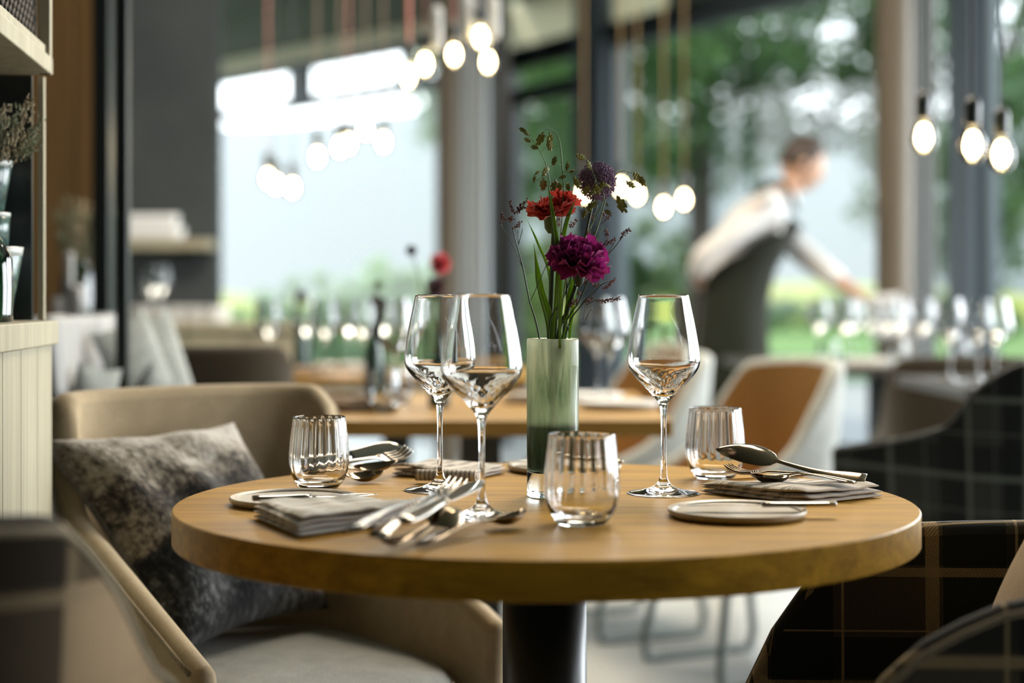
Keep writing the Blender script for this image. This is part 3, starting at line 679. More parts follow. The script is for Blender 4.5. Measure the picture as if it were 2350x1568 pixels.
# ------------------------------------------------------------------ napkins
def napkin(L_, F_, R_, B_, th, m, lab, layers=3, seed=1, droop=0.0):
    """folded cloth; corners in plan: left, front, right, back"""
    L_, F_, R_, B_ = [Vector((c_[0], c_[1], 0)) for c_ in (L_, F_, R_, B_)]
    q = random.Random(seed); mb = MB(); c0 = (L_ + F_ + R_ + B_) / 4; lt = th / layers
    for k in range(layers):
        sh = Vector((q.uniform(-.003, .003), q.uniform(-.003, .003), 0)); s = 1 - .015 * k
        cs = [c0 + (c_ - c0) * s + sh for c_ in (L_, F_, R_, B_)]
        W, H = (cs[1] - cs[0]).length, (cs[3] - cs[0]).length; zb = lt * k
        def pos(u, v): return (cs[0] * (1 - u) + cs[1] * u) * (1 - v) + (cs[3] * (1 - u) + cs[2] * u) * v
        # cross-section is a closed flattened loop, running over u; swept along v
        nc = 32
        def f(a, v, k=k, zb=zb):
            an = a * 2 * math.pi; cu = .5 + .5 * math.copysign(abs(math.cos(an)) ** .35, math.cos(an)); cz = math.copysign(abs(math.sin(an)) ** .6, math.sin(an))
            vv = .5 + (v - .5) * 1.0; p_ = pos(cu, vv)
            edge = min(1, min(v, 1 - v) * 22 + .25)
            wv = .0042 * noise.noise((p_.x * 38 + seed, p_.y * 38, k * .3)) * (k + .3) / layers
            z = zb + lt * .5 + cz * lt * .5 * edge * (1.0 + .25 * noise.noise((p_.x * 60, p_.y * 60, k))) + max(-zb * .3, wv)
            if k == layers - 1: z += .0018 * math.sin(cu * 5 + seed)
            return Vector((p_.x, p_.y, max(.0004, z)))
        mb.grid(f, nc, 30, lambda a, v: (abs((a * 2) % 2 - 1) * W * 1.0, v * H), True)
        for e in (0, 1):  # close the two swept ends
            ring = [f(i / nc, e) for i in range(nc)]; mb.add(ring, [tuple(range(nc)) if e else tuple(range(nc))[::-1]], [(i / nc * W, 0) for i in range(nc)])
    o = mb.build('folded_napkin', m); o.location = (0, 0, TZ + .0004); tag(o, lab, 'napkin', 'folded striped napkins'); return o
napkin((.228, 1.900), (.338, 1.782), (.440, 1.855), (.350, 1.935), .016, NAP, 'striped linen napkin folded under the bronze spoons at right', 3, 4)
napkin((-.276, 1.675), (-.208, 1.535), (-.105, 1.650), (-.160, 1.712), .021, NAPC, 'pale striped napkin folded in front of the left plate', 4, 9)
napkin((-.160, 2.090), (-.055, 2.015), (-.008, 2.110), (-.110, 2.170), .014, NAP, 'striped napkin folded behind the two overlapping wine glasses', 3, 13)
# the rolled end of the rear napkin and the narrow pleat under the left cutlery
def roll(A, B, r, m, lab, turns=1.6):
    A, B = Vector(A), Vector(B); y = (B - A); x = y.normalized().cross(Vector((0, 0, 1)))
    mb = MB()
    def f(u, v):
        a = u * turns * 2 * math.pi; rr = r * (.35 + .65 * u)
        return A + y * v + x * math.cos(a) * rr + Vector((0, 0, 1)) * (r + math.sin(a) * rr * .95)
    mb.grid(f, 48, 12, lambda u, v: (v * y.length, u * .1)); o = mb.build('napkin_roll', m); s = o.modifiers.new('t', 'SOLIDIFY'); s.thickness = .0014; return tag(o, lab, 'napkin')
roll((-.19, 1.60, TZ + .003), (-.088, 1.70, TZ + .003), .0085, NAP, 'rolled striped napkin under the left forks')
roll((-.122, 2.00, TZ + .002), (-.045, 1.985, TZ + .002), .008, NAP, 'small rolled napkin end behind the rear wine glass stem')

# right place setting
spoon((.414, 1.835, .7755), (.247, 1.900, .803), 'large bronze serving spoon resting on top of the right napkin', BRONZE, R(-26), -1, bw=.0215, bl=.42)
spoon((.402, 1.860, .770), (.285, 1.885, .7755), 'bronze spoon lying under the serving spoon on the right napkin', BRONZE, 0, 1, bw=.017, bl=.42)
fork((.398, 1.822, .7715), (.262, 1.912, .782), 'bronze fork under the serving spoon on the right napkin', BRONZE, 0)
knife((.36, 1.935, .768), (.247, 1.925, .7605), 'bronze knife poking out behind the right napkin', BRONZE, R(20))
knife((.3485, 1.684, .7645), (.178, 1.684, .7630), 'steel butter knife lying across the right plate', STEEL, R(4))
knife((-.290, 1.748, .7625), (-.153, 1.785, .7625), 'steel butter knife lying across the left plate', STEEL, R(4))
knife((.152, 2.145, .763), (-.012, 2.150, .762), 'steel butter knife lying across the rear plate', STEEL, R(4))
# near left setting
fork(PZ(862, 1232, .768), PZ(1054, 1098, .792), 'steel fork pointing up at the front wine glass stem', STEEL, R(8))
fork(PZ(806, 1218, .778), PZ(1030, 1112, .786), 'second steel fork on the left napkin, nearer the plate', STEEL, R(-12))
knife(PZ(925, 1196, .779), PZ(1108, 1104, .789), 'steel table knife with its blade behind the front wine glass stem', STEEL, R(15), w=.0095)
spoon(PZ(965, 1250, .7535), PZ(1200, 1168, .767), 'dark bowled spoon leaning beside the front wine glass foot', BRONZE, R(-8), 1, bw=.018, bl=.31)
spoon(PZ(885, 1246, .758), PZ(1060, 1178, .770), 'bronze spoon lying between the forks and the dark spoon', BRONZE, R(20), -1, bw=.018, bl=.4)
# rear left setting
knife((-.272, 2.030, .770), (-.150, 2.130, .7855), 'steel table knife propped up behind the left tumbler', STEEL, R(50), w=.012)
fork((-.262, 2.005, .762), (-.138, 2.100, .7835), 'steel fork with raised tines behind the left tumbler', STEEL, R(20))
spoon((-.275, 2.005, .757), (-.150, 2.055, .7735), 'bronze spoon under the raised fork behind the left tumbler', BRONZE, R(12), 1, bw=.016, bl=.46)
spoon((-.262, 1.992, .754), (-.163, 2.005, .7655), 'small bronze spoon lowest in the pile behind the left tumbler', BRONZE, R(12), 1, bw=.015, bl=.46)

# ================================================================== FLOWERS
def FP(px, py, dd=0.0): return P(px, py, VY + dd)
VB = Vector((VX, VY, TZ + .045))
def stem_pts(top, ox, oy, bend=.0):
    t = Vector(top); b = Vector((VX - ox * .6, VY - oy * .6, TZ + .042)); rim_ = Vector((VX + ox, VY + oy, TZ + .188))
    return spline([b, rim_, rim_ + (t - rim_) * .5 + Vector((bend, 0, 0)), t], 8)
STEMD = mat('stem_dark', (0.025, 0.05, 0.015), .5); STEML = mat('stem_light', (0.10, 0.16, 0.03), .5)
def petal_mesh(name, Ln, W, ruff, seed, serr=.12):
    q = random.Random(seed); ph = q.uniform(0, 6)
    def f(u, v):   # u across, v along
        x = (u - .5) * 2; w_ = W * (0.12 + .88 * v ** .7); l = Ln * v * (1 - .22 * x * x) 
        if v > .99: l *= 1 + serr * (.5 - (int(u * 12 + .5) % 2)) * .8
        z = .22 * Ln * v * v + ruff * v ** 1.5 * math.sin(x * 7 + ph + v * 2) + .3 * Ln * (x * x) * v * .6
        return Vector((x * w_ * .5, l, z))
    return mesh(name, *(lambda g: (g.V, g.F, g.UV))(MB().grid(f, 13, 7)))
def petal_mat(name, c1, c2, c3):
    m = mat(name, c1, .6, spec=.2, sheen=.1); n = N(m); u, v = uvs(n)
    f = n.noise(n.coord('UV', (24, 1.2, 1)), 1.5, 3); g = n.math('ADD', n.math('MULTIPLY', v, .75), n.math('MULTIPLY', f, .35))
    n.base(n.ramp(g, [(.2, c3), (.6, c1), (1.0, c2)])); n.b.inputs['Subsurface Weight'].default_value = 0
    t = m.node_tree; tr = t.nodes.new('ShaderNodeBsdfTranslucent'); mx = t.nodes.new('ShaderNodeMixShader'); mx.inputs[0].default_value = .3
    tr.inputs[0].default_value = (*c1, 1); o = t.nodes['Material Output']; t.links.new(n.b.outputs[0], mx.inputs[1]); t.links.new(tr.outputs[0], mx.inputs[2]); t.links.new(mx.outputs[0], o.inputs[0])
    return m
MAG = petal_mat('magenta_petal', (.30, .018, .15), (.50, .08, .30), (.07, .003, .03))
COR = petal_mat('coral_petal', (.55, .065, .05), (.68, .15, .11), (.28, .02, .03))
def bloom(root, c, axis, rad, nlay, mm, seed, ruff, spread, W=1.0):
    q = random.Random(seed); axis = Vector(axis).normalized(); meshes = []
    for k in range(4):
        me = petal_mesh('petal', rad, rad * W, ruff * rad, seed * 10 + k); me.materials.append(mm); me.polygons.foreach_set('use_smooth', [True] * len(me.polygons)); meshes.append(me)
    x = axis.orthogonal().normalized(); y = axis.cross(x)
    for li, (np_, el, sc_) in enumerate(nlay):
        for k in range(np_):
            a = 2 * math.pi * (k + .5 * (li % 2)) / np_ + q.uniform(-.25, .25); e = R(el + q.uniform(-8, 8))
            d = (x * math.cos(a) + y * math.sin(a)) * math.cos(e) + axis * math.sin(e)
            zz = (axis * math.cos(e) - (x * math.cos(a) + y * math.sin(a)) * math.sin(e)).normalized(); xx = d.cross(zz)
            M = Matrix((xx, d, zz)).transposed().to_4x4() @ Matrix.Rotation(q.uniform(-.4, .4), 4, 'Y')
            o = bpy.data.objects.new('petal', q.choice(meshes)); COL.objects.link(o); o.parent = root
            o.matrix_local = Matrix.Translation(Vector(c) - root.location) @ M @ Matrix.Scale(sc_ * q.uniform(.9, 1.1), 4)
def flower(name, label, cat, head, ox, oy, sr, smat=STEMD, bend=0, stem_to=None):
    root = thing(name, label, cat, (VX, VY, TZ + .04)); pts = [p - root.location for p in stem_pts(stem_to or head, ox, oy, bend)]
    MB().tube(pts, sr, 8).build('stem', smat, root); return root
# magenta carnation
ch = FP(1328, 600, -.03); r_ = flower('carnation', 'magenta carnation with ruffled petals, largest bloom in the vase', 'flower', FP(1322, 655, -.02), .006, -.012, .0026)
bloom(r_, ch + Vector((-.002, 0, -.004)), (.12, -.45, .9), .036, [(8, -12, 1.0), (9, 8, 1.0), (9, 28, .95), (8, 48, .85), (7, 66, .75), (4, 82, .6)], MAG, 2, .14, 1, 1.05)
MB().lathe([(.0022, -.03), (.006, -.024), (.0085, -.010), (.011, .004), (.008, .008)], 14, ch - r_.location).build('calyx', STEMD, r_)
# coral dianthus
ch = FP(1262, 478, .0); r_ = flower('carnation', 'coral red open carnation left of the purple ball', 'flower', FP(1272, 520, 0), -.004, .004, .0022)
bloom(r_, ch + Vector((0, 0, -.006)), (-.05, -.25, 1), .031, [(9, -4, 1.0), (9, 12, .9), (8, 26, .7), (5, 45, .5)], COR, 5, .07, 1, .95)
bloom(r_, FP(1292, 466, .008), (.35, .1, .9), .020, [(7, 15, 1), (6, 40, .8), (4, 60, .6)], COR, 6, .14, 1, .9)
MB().lathe([(.0020, -.03), (.0062, -.024), (.0075, -.010), (.010, .0), (.007, .002)], 14, ch - r_.location).build('calyx', STEML, r_)
# allium ball
ch = FP(1371, 416, .0); r_ = flower('allium', 'round purple allium ball on tall stem', 'flower', ch, .012, .004, .0016)
q = random.Random(4); mb = MB()
for k in range(700):
    z = 1 - 2 * (k + .5) / 700; a = k * 2.39996; d = Vector((math.sqrt(1 - z * z) * math.cos(a), math.sqrt(1 - z * z) * math.sin(a), z))
    rr = .0225 * q.uniform(.84, 1.02); p_ = ch - r_.location + d * rr; x = d.orthogonal().normalized(); y = d.cross(x)
    mb.tube([ch - r_.location + d * .010, p_], .00035, 3, False)
    for j in range(4):
        b = j * math.pi / 2 + a; e = (x * math.cos(b) + y * math.sin(b)); w_ = d.cross(e) * .0010
        mb.add([p_ - w_, p_ + w_, p_ + e * .0021 + d * .0019], [(0, 1, 2)])
AL = mat('allium_purple', (.16, .075, .15), .7); nn = N(AL); nn.base(nn.ramp(nn.noise(nn.coord('Object'), 500, 2), [(.35, (.13, .06, .12)), (.65, (.46, .32, .46))]))
o = mb.build('florets', AL, r_, False); o['kind'] = 'stuff'
MB().lathe([(0, -.0125), (.008, -.01), (.0125, 0), (.008, .01), (0, .0125)], 16, ch - r_.location).build('flower_core', mat('allium_core', (.04, .02, .03), .9), r_)
# grass spikelets (flat overlapping scales)
SPK = mat('spikelet', (.11, .10, .02), .6); nn = N(SPK); nn.base(nn.ramp(nn.noise(nn.coord('Object', (1, 1, 1)), 350, 3), [(.35, (.11, .10, .02)), (.65, (.34, .33, .06))]))
def spikelet_mesh():
    mb = MB(); n_ = 7
    for k in range(n_):
        y0 = k / n_ * .75; s = 1 if k % 2 else -1; wd = .24 * math.sin(math.pi * (k + 1.2) / (n_ + 1.5))
        a, b, c_ = Vector((0, y0, 0)), Vector((s * wd * .9, y0 + .14, .03)), Vector((s * wd * .75, y0 + .33, 0))
        d_ = Vector((0, y0 + .27, .045)); e = Vector((s * wd * .3, y0 + .15, .075)); e2 = Vector((s * wd * .3, y0 + .15, -.06))
        mb.add([a, b, c_, d_, e, e2], [(0, 1, 4), (1, 2, 4), (2, 3, 4), (3, 0, 4), (0, 5, 1), (1, 5, 2), (2, 5, 3), (3, 5, 0)])
    mb.add([(-.05, .7, 0), (.05, .7, 0), (0, 1, 0), (0, .75, .04), (0, .75, -.04)], [(0, 3, 2), (3, 1, 2), (0, 2, 4), (4, 2, 1)])
    me = mesh('spikelet', mb.V, mb.F); me.materials.append(SPK); return me
SPM = spikelet_mesh()
def grass(label, stem, spikes, ox, oy, dd=0.0):
    root = thing('oat_grass', label, 'grass stem', (VX, VY, TZ + .04)); top = [FP(px, py, dd) for px, py in stem]
    base = Vector((VX - ox * .6, VY - oy * .6, TZ + .042)); rim_ = Vector((VX + ox, VY + oy, TZ + .188))
    pts = [p - root.location for p in spline([base, rim_] + top, 8)]
    rr = [.0011 - .0008 * i / len(pts) for i in range(len(pts))]
    MB().tube(pts, rr, 5).build('stem', STEML, root)
    for (x0, y0, x1, y1) in spikes:
        A_, B_ = FP(x0, y0, dd + rnd.uniform(-.008, .008)), FP(x1, y1, dd + rnd.uniform(-.012, .012)); L_ = (B_ - A_).length
        nearest = min(pts, key=lambda p: (p + root.location - A_).length + (0.02 if (p + root.location).z > A_.z + .03 else 0))
        o = bpy.data.objects.new('spikelet', SPM); COL.objects.link(o); o.parent = root
        y = (B_ - A_).normalized(); x = y.cross(Vector((rnd.uniform(-.5, .5), -1, rnd.uniform(-.3, .3)))).normalized(); z = x.cross(y)
        o.matrix_local = Matrix.Translation(A_ - root.location) @ Matrix((x, y, z)).transposed().to_4x4() @ Matrix.Diagonal((L_, L_, L_, 1))
        if (nearest + root.location - A_).length > .002:
            MB().tube(spline([nearest, (nearest + A_ - root.location) / 2 + Vector((0, 0, .003)), A_ - root.location], 3), .00025, 4).build('stalk', STEML, root)
grass('oat grass spray leaning farthest left above the coral carnation', [(1262, 640), (1268, 480), (1256, 390), (1235, 340), (1205, 300)],
      [(1210, 303, 1190, 294), (1215, 308, 1217, 312), (1199, 300, 1215, 312), (1221, 327, 1201, 317), (1230, 338, 1250, 302), (1236, 342, 1217, 335), (1262, 338, 1263, 302), (1258, 312, 1264, 350), (1226, 402, 1240, 392), (1224, 420, 1228, 402), (1243, 408, 1260, 380), (1244, 440, 1250, 408)], -.004, .006, .01)
grass('tall oat grass stem arching over the coral carnation', [(1278, 640), (1292, 470), (1290, 380), (1283, 320), (1265, 298), (1250, 297)],
      [(1268, 385, 1276, 355), (1266, 340, 1258, 325), (1299, 395, 1305, 370), (1303, 397, 1320, 390), (1266, 442, 1278, 410), (1284, 440, 1285, 418), (1282, 410, 1300, 402), (1308, 440, 1300, 418)], 0, -.006, -.006)
grass('oat grass stem drooping across the front of the purple ball', [(1300, 640), (1345, 540), (1385, 460), (1372, 425), (1345, 365), (1320, 352)],
      [(1320, 353, 1345, 367), (1345, 366, 1358, 392), (1315, 402, 1332, 436), (1336, 448, 1355, 425), (1352, 450, 1373, 430), (1365, 420, 1376, 448), (1376, 440, 1386, 414), (1387, 420, 1398, 432), (1335, 505, 1347, 478), (1348, 490, 1362, 460), (1361, 478, 1370, 458), (1389, 465, 1397, 475)], .008, -.006, -.028)
grass('oat grass stem arching right over the glowing bulbs', [(1330, 640), (1372, 520), (1395, 440), (1412, 402), (1432, 392), (1455, 400)],
      [(1452, 393, 1470, 418), (1462, 398, 1482, 430), (1434, 415, 1460, 432), (1414, 448, 1424, 466), (1415, 448, 1438, 492), (1385, 482, 1404, 492)], .012, 0, .0)
# limonium sprigs
LIM = mat('limonium_bud', (.13, .03, .045), .8); nn = N(LIM); nn.base(nn.ramp(nn.noise(nn.coord('Object'), 400, 2), [(.35, (.08, .032, .045)), (.65, (.30, .16, .14))]))
def sprig(label, paths, clusters, ox, oy, dd):
    root = thing('statice_sprig', label, 'flower', (VX, VY, TZ + .04)); base = Vector((VX - ox * .5, VY - oy * .5, TZ + .042)); rim_ = Vector((VX + ox, VY + oy, TZ + .188))
    mb = MB()
    for i, pth in enumerate(paths):
        pts = [FP(x, y, dd) for x, y in pth]
        if i == 0: pts = [base, rim_] + pts
        pts = [p - root.location for p in spline(pts, 6)]; mb.tube(pts, [.0011 - .0006 * k / len(pts) for k in range(len(pts))] if i == 0 else .00045, 5)
    mb.build('stem', STEMD, root); q = random.Random(len(label)); fb = MB()
    for (x0, y0, x1, y1) in clusters:
        A_, B_ = FP(x0, y0, dd) - root.location, FP(x1, y1, dd) - root.location; n_ = max(4, int((B_ - A_).length / .0016))
        fb.tube([A_, B_], .0004, 4)
        for k in range(n_ * 2):
            p_ = A_.lerp(B_, k / (n_ * 2)) + Vector((q.uniform(-1, 1), q.uniform(-1, 1), q.uniform(-1, 1))) * .0022; d = (B_ - A_).normalized() + Vector((q.uniform(-.6, .6), q.uniform(-.6, .6), q.uniform(-.2, .6))); d = d.normalized() * .0021
            fb.tube([p_, p_ + d * .4, p_ + d], [.0005, .0012, .0003], 5)
    o = fb.build('buds', LIM, root, False); o['kind'] = 'stuff'; return root
sprig('dark statice sprig reaching farthest left beside the black door frame', [[(1215, 690), (1200, 615), (1185, 560), (1175, 520)], [(1200, 615), (1175, 560), (1152, 522), (1150, 505)], [(1190, 560), (1200, 525)], [(1218, 690), (1240, 640), (1258, 600)], [(1190, 562), (1188, 530)]],
      [(1180, 490, 1168, 462), (1152, 512, 1152, 488), (1168, 508, 1173, 498), (1184, 488, 1202, 472), (1186, 480, 1208, 460), (1180, 525, 1195, 510), (1158, 505, 1178, 500), (1188, 484, 1205, 478)], -.016, -.004, -.012)
sprig('statice sprig rising to the right past the magenta carnation', [[(1330, 690), (1362, 620), (1400, 580), (1432, 540)], [(1345, 655), (1375, 600), (1392, 560)], [(1390, 590), (1410, 556)]],
      [(1424, 550, 1432, 530), (1430, 540, 1447, 526), (1395, 545, 1392, 530), (1395, 560, 1412, 548), (1383, 565, 1402, 552), (1376, 558, 1380, 560)], .010, -.016, -.032)
sprig('statice sprig low at the right, above the vase rim', [[(1335, 700), (1362, 672), (1385, 650), (1405, 645)], [(1360, 705), (1340, 735), (1345, 690)], [(1345, 700), (1370, 688), (1390, 693)]],
      [(1372, 694, 1392, 690), (1390, 690, 1422, 685), (1385, 665, 1408, 645), (1395, 655, 1410, 640), (1342, 695, 1360, 685), (1340, 650, 1350, 640), (1358, 655, 1374, 655), (1310, 700, 1322, 690)], .014, -.012, -.026)
sprig('statice sprig with small buds around the purple ball stem', [[(1310, 640), (1345, 560), (1362, 500), (1372, 470)], [(1352, 530), (1385, 510), (1400, 495)], [(1352, 540), (1370, 530)], [(1340, 560), (1320, 535)]],
      [(1385, 500, 1383, 488), (1390, 505, 1403, 492), (1316, 520, 1325, 505), (1305, 522, 1315, 512), (1358, 505, 1362, 495), (1280, 520, 1281, 502), (1392, 540, 1392, 528), (1355, 530, 1352, 540)], .002, .012, .012)
sprig('statice sprig standing low in the middle between leaf and stems', [[(1282, 700), (1285, 720), (1290, 690)], [(1288, 730), (1305, 760), (1300, 735)]],
      [(1283, 710, 1281, 692), (1288, 722, 1286, 712), (1305, 705, 1318, 690), (1320, 700, 1325, 690), (1328, 680, 1332, 668)], -.006, -.018, -.028)
# blades
BLADE = leafmat('leaf_blade', (.17, .25, .025), .55)
def blade(label, pts, wmax, dd=0, tip=True):
    P_ = [FP(x, y, dd + (i * .001)) for i, (x, y) in enumerate(pts)]; P_ = spline(P_, 8); n_ = len(P_); mb = MB()
    def f(u, v):
        p_ = P_[int(round(v * (n_ - 1)))]; t = v; w_ = wmax * (lerp_list([(0, .35), (.35, 1), (.7, .75), (1, .02)], t)); 
        i = int(round(v * (n_ - 1))); d = (P_[min(i + 1, n_ - 1)] - P_[max(i - 1, 0)]).normalized(); s = d.cross(Vector((.25, -1, 0))).normalized()
        return p_ + s * (u - .5) * w_ + Vector((0, -1, 0)) * abs(u - .5) * w_ * .5
    o = mb.grid(f, 5, n_).build('leaf_blade', BLADE); s = o.modifiers.new('t', 'SOLIDIFY'); s.thickness = .0003; tag(o, label, 'leaf')
blade('broad green blade leaf curving up from the vase at left', [(1258, 800), (1262, 740), (1240, 660), (1225, 560)], .0105, -.008)
blade('narrow upright green leaf in front of the coral carnation', [(1285, 800), (1283, 620), (1272, 520), (1256, 410)], .0075, -.036)
blade('short green leaf leaning right beside the coral carnation', [(1270, 780), (1284, 600), (1300, 510), (1323, 455)], .0065, -.020)
blade('slim green leaf among the stems below the magenta carnation', [(1290, 800), (1300, 720), (1312, 650), (1316, 640)], .0060, -.018)
blade('light green leaf right of centre among the stems', [(1305, 800), (1312, 720), (1328, 640), (1385, 520)], .0050, .012)
blade('dark slender leaf reaching left behind the broad blade', [(1262, 800), (1262, 640), (1235, 560), (1210, 505)], .0032, .014)
for k, (tx, bx, dd, lab) in enumerate(((1272, 1265, -.006, 'thin bare stem nearest the broad blade leaf'), (1290, 1275, .01, 'thin bare stem behind the magenta carnation'), (1300, 1298, .014, 'bare green stem below the magenta carnation'))):
    A_ = Vector((VX, VY + dd * .5, TZ + .042)); o = MB().tube(spline([A_, FP(bx, 775, dd * .8), FP(tx, 560, dd)], 6), .0012, 6).build('bare_twig', STEMD); tag(o, lab, 'twig')

# ================================================================== PENDANT BULBS
def pendant_proto():
    root = thing('pendant_lamp', '', 'lamp'); H = .075
    MB().lathe(smooth_prof([(0, -.072), (.012, -.070), (.024, -.058), (.0285, -.040), (.026, -.022), (.018, -.004), (.0135, .006), (.013, .012)], 2), 24).build('bulb', BULBGLASS, root)
    MB().lathe(smooth_prof([(0, -.058), (.008, -.055), (.0150, -.042), (.0155, -.028), (.010, -.010), (0, -.004)], 2), 14).build('filament', FIL, root)
    MB().lathe([(0, .008), (.0155, .008), (.0165, .012), (.0165, .055), (.010, .066), (.004, .07), (0, .07)], 20).build('socket', BLACK, root)
    MB().lathe([(.0025, .07), (.0025, 3.4)], 6).build('cord', BLACK, root)
    return root
CORDS = {}
def cordm(name, c):
    if name not in CORDS: CORDS[name] = mat('cord_' + name, c, .7)
    return CORDS[name]
proto = pendant_proto(); first = True
plist = [
 (937, 178, 4.6, 'copper', 'hanging bulb on thick copper cord, lowest left of the cluster at top'), (975, 150, 4.7, 'red', 'hanging bulb in the top cluster, directly right of the copper cord'),
 (1042, 128, 4.9, 'red', 'hanging bulb in the middle of the top cluster'), (1103, 88, 4.8, 'black', 'highest bulb of the top cluster'), (1120, 145, 5.2, 'black', 'bulb below the highest one in the top cluster'),
 (615, 412, 6.0, 'red', 'lowest but one bulb, first from the grey wall'), (634, 425, 6.5, 'black', 'bulb close behind the first one from the grey wall'), (671, 433, 6.3, 'black', 'lowest bulb of the middle row, second spot from the grey wall'), (728, 362, 6.1, 'brown', 'single bulb between the low pair and the middle of the row'),
 (780, 340, 6.0, 'brown', 'left bulb of the close pair in the middle row'), (800, 332, 6.5, 'red', 'right bulb of the close pair in the middle row'), (838, 300, 6.2, 'brown', 'highest bulb of the middle row'), (880, 328, 6.3, 'brown', 'last bulb of the middle row, nearest the timber column'),
 (1340, 445, 6.0, 'amber', 'bulb hidden behind the purple ball flower'), (1425, 432, 6.2, 'amber', 'bulb just right of the purple ball flower'), (1462, 448, 6.0, 'amber', 'bulb under the drooping grass, right of the purple ball'), (1523, 478, 6.0, 'amber', 'lower bulb of the pair left of the waiter'), (1570, 460, 5.9, 'amber', 'upper bulb of the pair left of the waiter'),
 (2120, 318, 3.5, 'black', 'bulb hanging in front of the pale strip by the column'), (2232, 337, 3.3, 'black', 'middle bulb of the three by the window post'), (2298, 358, 3.4, 'black', 'lowest bulb of the three, nearest the picture edge')]
CC = {'copper': (.42, .16, .12), 'red': (.30, .12, .10), 'brown': (.13, .09, .06), 'amber': (.20, .13, .04), 'black': (.03, .03, .03)}
for (px, py, d, cn, lab) in plist:
    o = proto if first else copy_tree(proto); first = False
    p_ = P(px, py, d); o.location = (p_.x, d, p_.z + .036); o['label'] = lab; o['group'] = 'hanging filament bulbs'
    if cn == 'copper': pass
    for c_ in o.children:
        if c_.name.startswith('cord'):
            me = MB().lathe([((.0075 if cn == 'copper' else .0028 if cn in ('red', 'brown', 'amber') else .0025), .07), ((.0075 if cn == 'copper' else .0028 if cn in ('red', 'brown', 'amber') else .0025), CEIL - p_.z - .036)], 8)
            c_.data = mesh('cord', me.V, me.F); c_.data.materials.append(cordm(cn, CC[cn]))
# more cords whose bulbs hang lower or out of sight behind: grey glass tubes at the top cluster
for (px, py, d, lab) in ((1003, 70, 4.7, 'long grey glass tube lamp hanging between the top bulbs'), (1075, 45, 4.8, 'wider grey glass tube lamp hanging beside the middle top bulb'), (1135, 45, 5.0, 'grey glass tube lamp nearest the cream blind')):
    p_ = P(px, py, d); r_ = thing('tube_lamp', lab, 'lamp', (p_.x, d, p_.z))
    MB().lathe([(0, -.06), (.014, -.06), (.016, -.05), (.016, .06), (.012, .07), (0, .07)], 18).build('tube', mat('frosted_tube', (.5, .52, .52), .3, trans=.3), r_)
    MB().lathe([(.003, .07), (.003, CEIL - p_.z)], 6).build('cord', CORDS['black'], r_)

# ================================================================== LEFT CABINET / SHELF
cb = thing('shelf_cabinet', 'pale wooden cabinet with open shelf and mesh fronted top, cut by the picture edge', 'cabinet', (-.645, 2.2, 0), (0, 0, .1165))
CW = .42
for k in range(5):
    MB().box((-.010, -.055 - k * .112, .462), (.020, .109, .924)).build('plank', PALE, cb, False, bevel=.0015)
MB().box((-CW / 2 - .012, -.29, .462), (CW - .03, .54, .92)).build('carcass', BLACK, cb, False)
MB().box((-CW / 2 + .004, -.28, .9385), (CW + .008, .575, .033)).build('countertop', PALE, cb, False, bevel=.002)
zb = 1.300
MB().box((-CW / 2, -.28, zb + .012), (CW, .575, .024)).build('shelf_board', PALE, cb, False, bevel=.002)
MB().box((-.008, -.008, zb + .40), (.016, .016, .80)).build('frame_post', PALE, cb, False, bevel=.001)
MB().box((-CW + .01, -.28, 1.4), (.02, .56, .9)).build('back_panel', BLACK, cb, False)
MB().box((-.0195, .03, 1.128), (.008, .014, .345)).build('upright_edge', PALE, cb, False)
MB().box((-.222, .018, 1.128), (.384, .012, .345)).build('upright', BLACK, cb, False)
MB().box((-.10, -.01, zb + .42), (.16, .012, .78)).build('side_panel', BLACK, cb, False)
# diagonal wire mesh front
wm = MB()
for s_ in (1, -1):
    for k in range(-40, 60):
        y0 = -.9 + k * .022; a = (-.02, y0, zb + .03); b = (-.02, y0 + s_ * .7, zb + .73)
        t0, t1 = 0, 1
        def yy(t): return a[1] + (b[1] - a[1]) * t
        lo, hi = -.56, -.017
        if s_ > 0: t0 = max(0, (lo - a[1]) / .7); t1 = min(1, (hi - a[1]) / .7)
        else: t0 = max(0, (a[1] - hi) / .7); t1 = min(1, (a[1] - lo) / .7)
        if t1 - t0 > .02:
            g = lambda t: (-.02, yy(t), a[2] + .7 * t); wm.tube([g(t0), g(t1)], .0016, 4)
wm.build('wire_mesh', mat('bronze_wire', (.035, .026, .017), .6, .2), cb, False)['kind'] = 'stuff'
MB().box((-.012, -.29, zb + .032), (.012, .54, .012)).build('mesh_frame', PALE, cb, False)
# pots
POTG = mat('green_glaze', (.035, .065, .055), .2); nn = N(POTG); nn.base(nn.ramp(nn.noise(nn.coord('Object'), 60, 4), [(.35, (.012, .03, .028)), (.65, (.07, .13, .11))]))
POTR = mat('white_rim', (.45, .47, .45), .3)
def pot(x, y, z, rt, rb, h_, lab):
    root = thing('ceramic_pot', lab, 'pot', (x, y, z), group='green pots on the open shelf')
    MB().lathe([(0, 0), (rb, 0), (rb + (rt - rb) * .88, h_ * .88), (rt * .93, h_ * .9), (rb * .8, .006), (0, .006)], 28).build('body', POTG, root)
    MB().lathe([(rb + (rt - rb) * .88, h_ * .88), (rt, h_), (rt * .93, h_), (rt * .9, h_ * .88)], 28, closed=True).build('rim', POTR, root); return root
pot(-.712, 2.13, .9556, .047, .030, .100, 'largest green pot, bottom of the stack on the shelf')
pot(-.715, 2.13, 1.0562, .0330, .0300, .046, 'small green pot in the middle of the stack')
pot(-.715, 2.13, 1.1027, .036, .024, .070, 'green pot at the top of the stack holding dried stems')
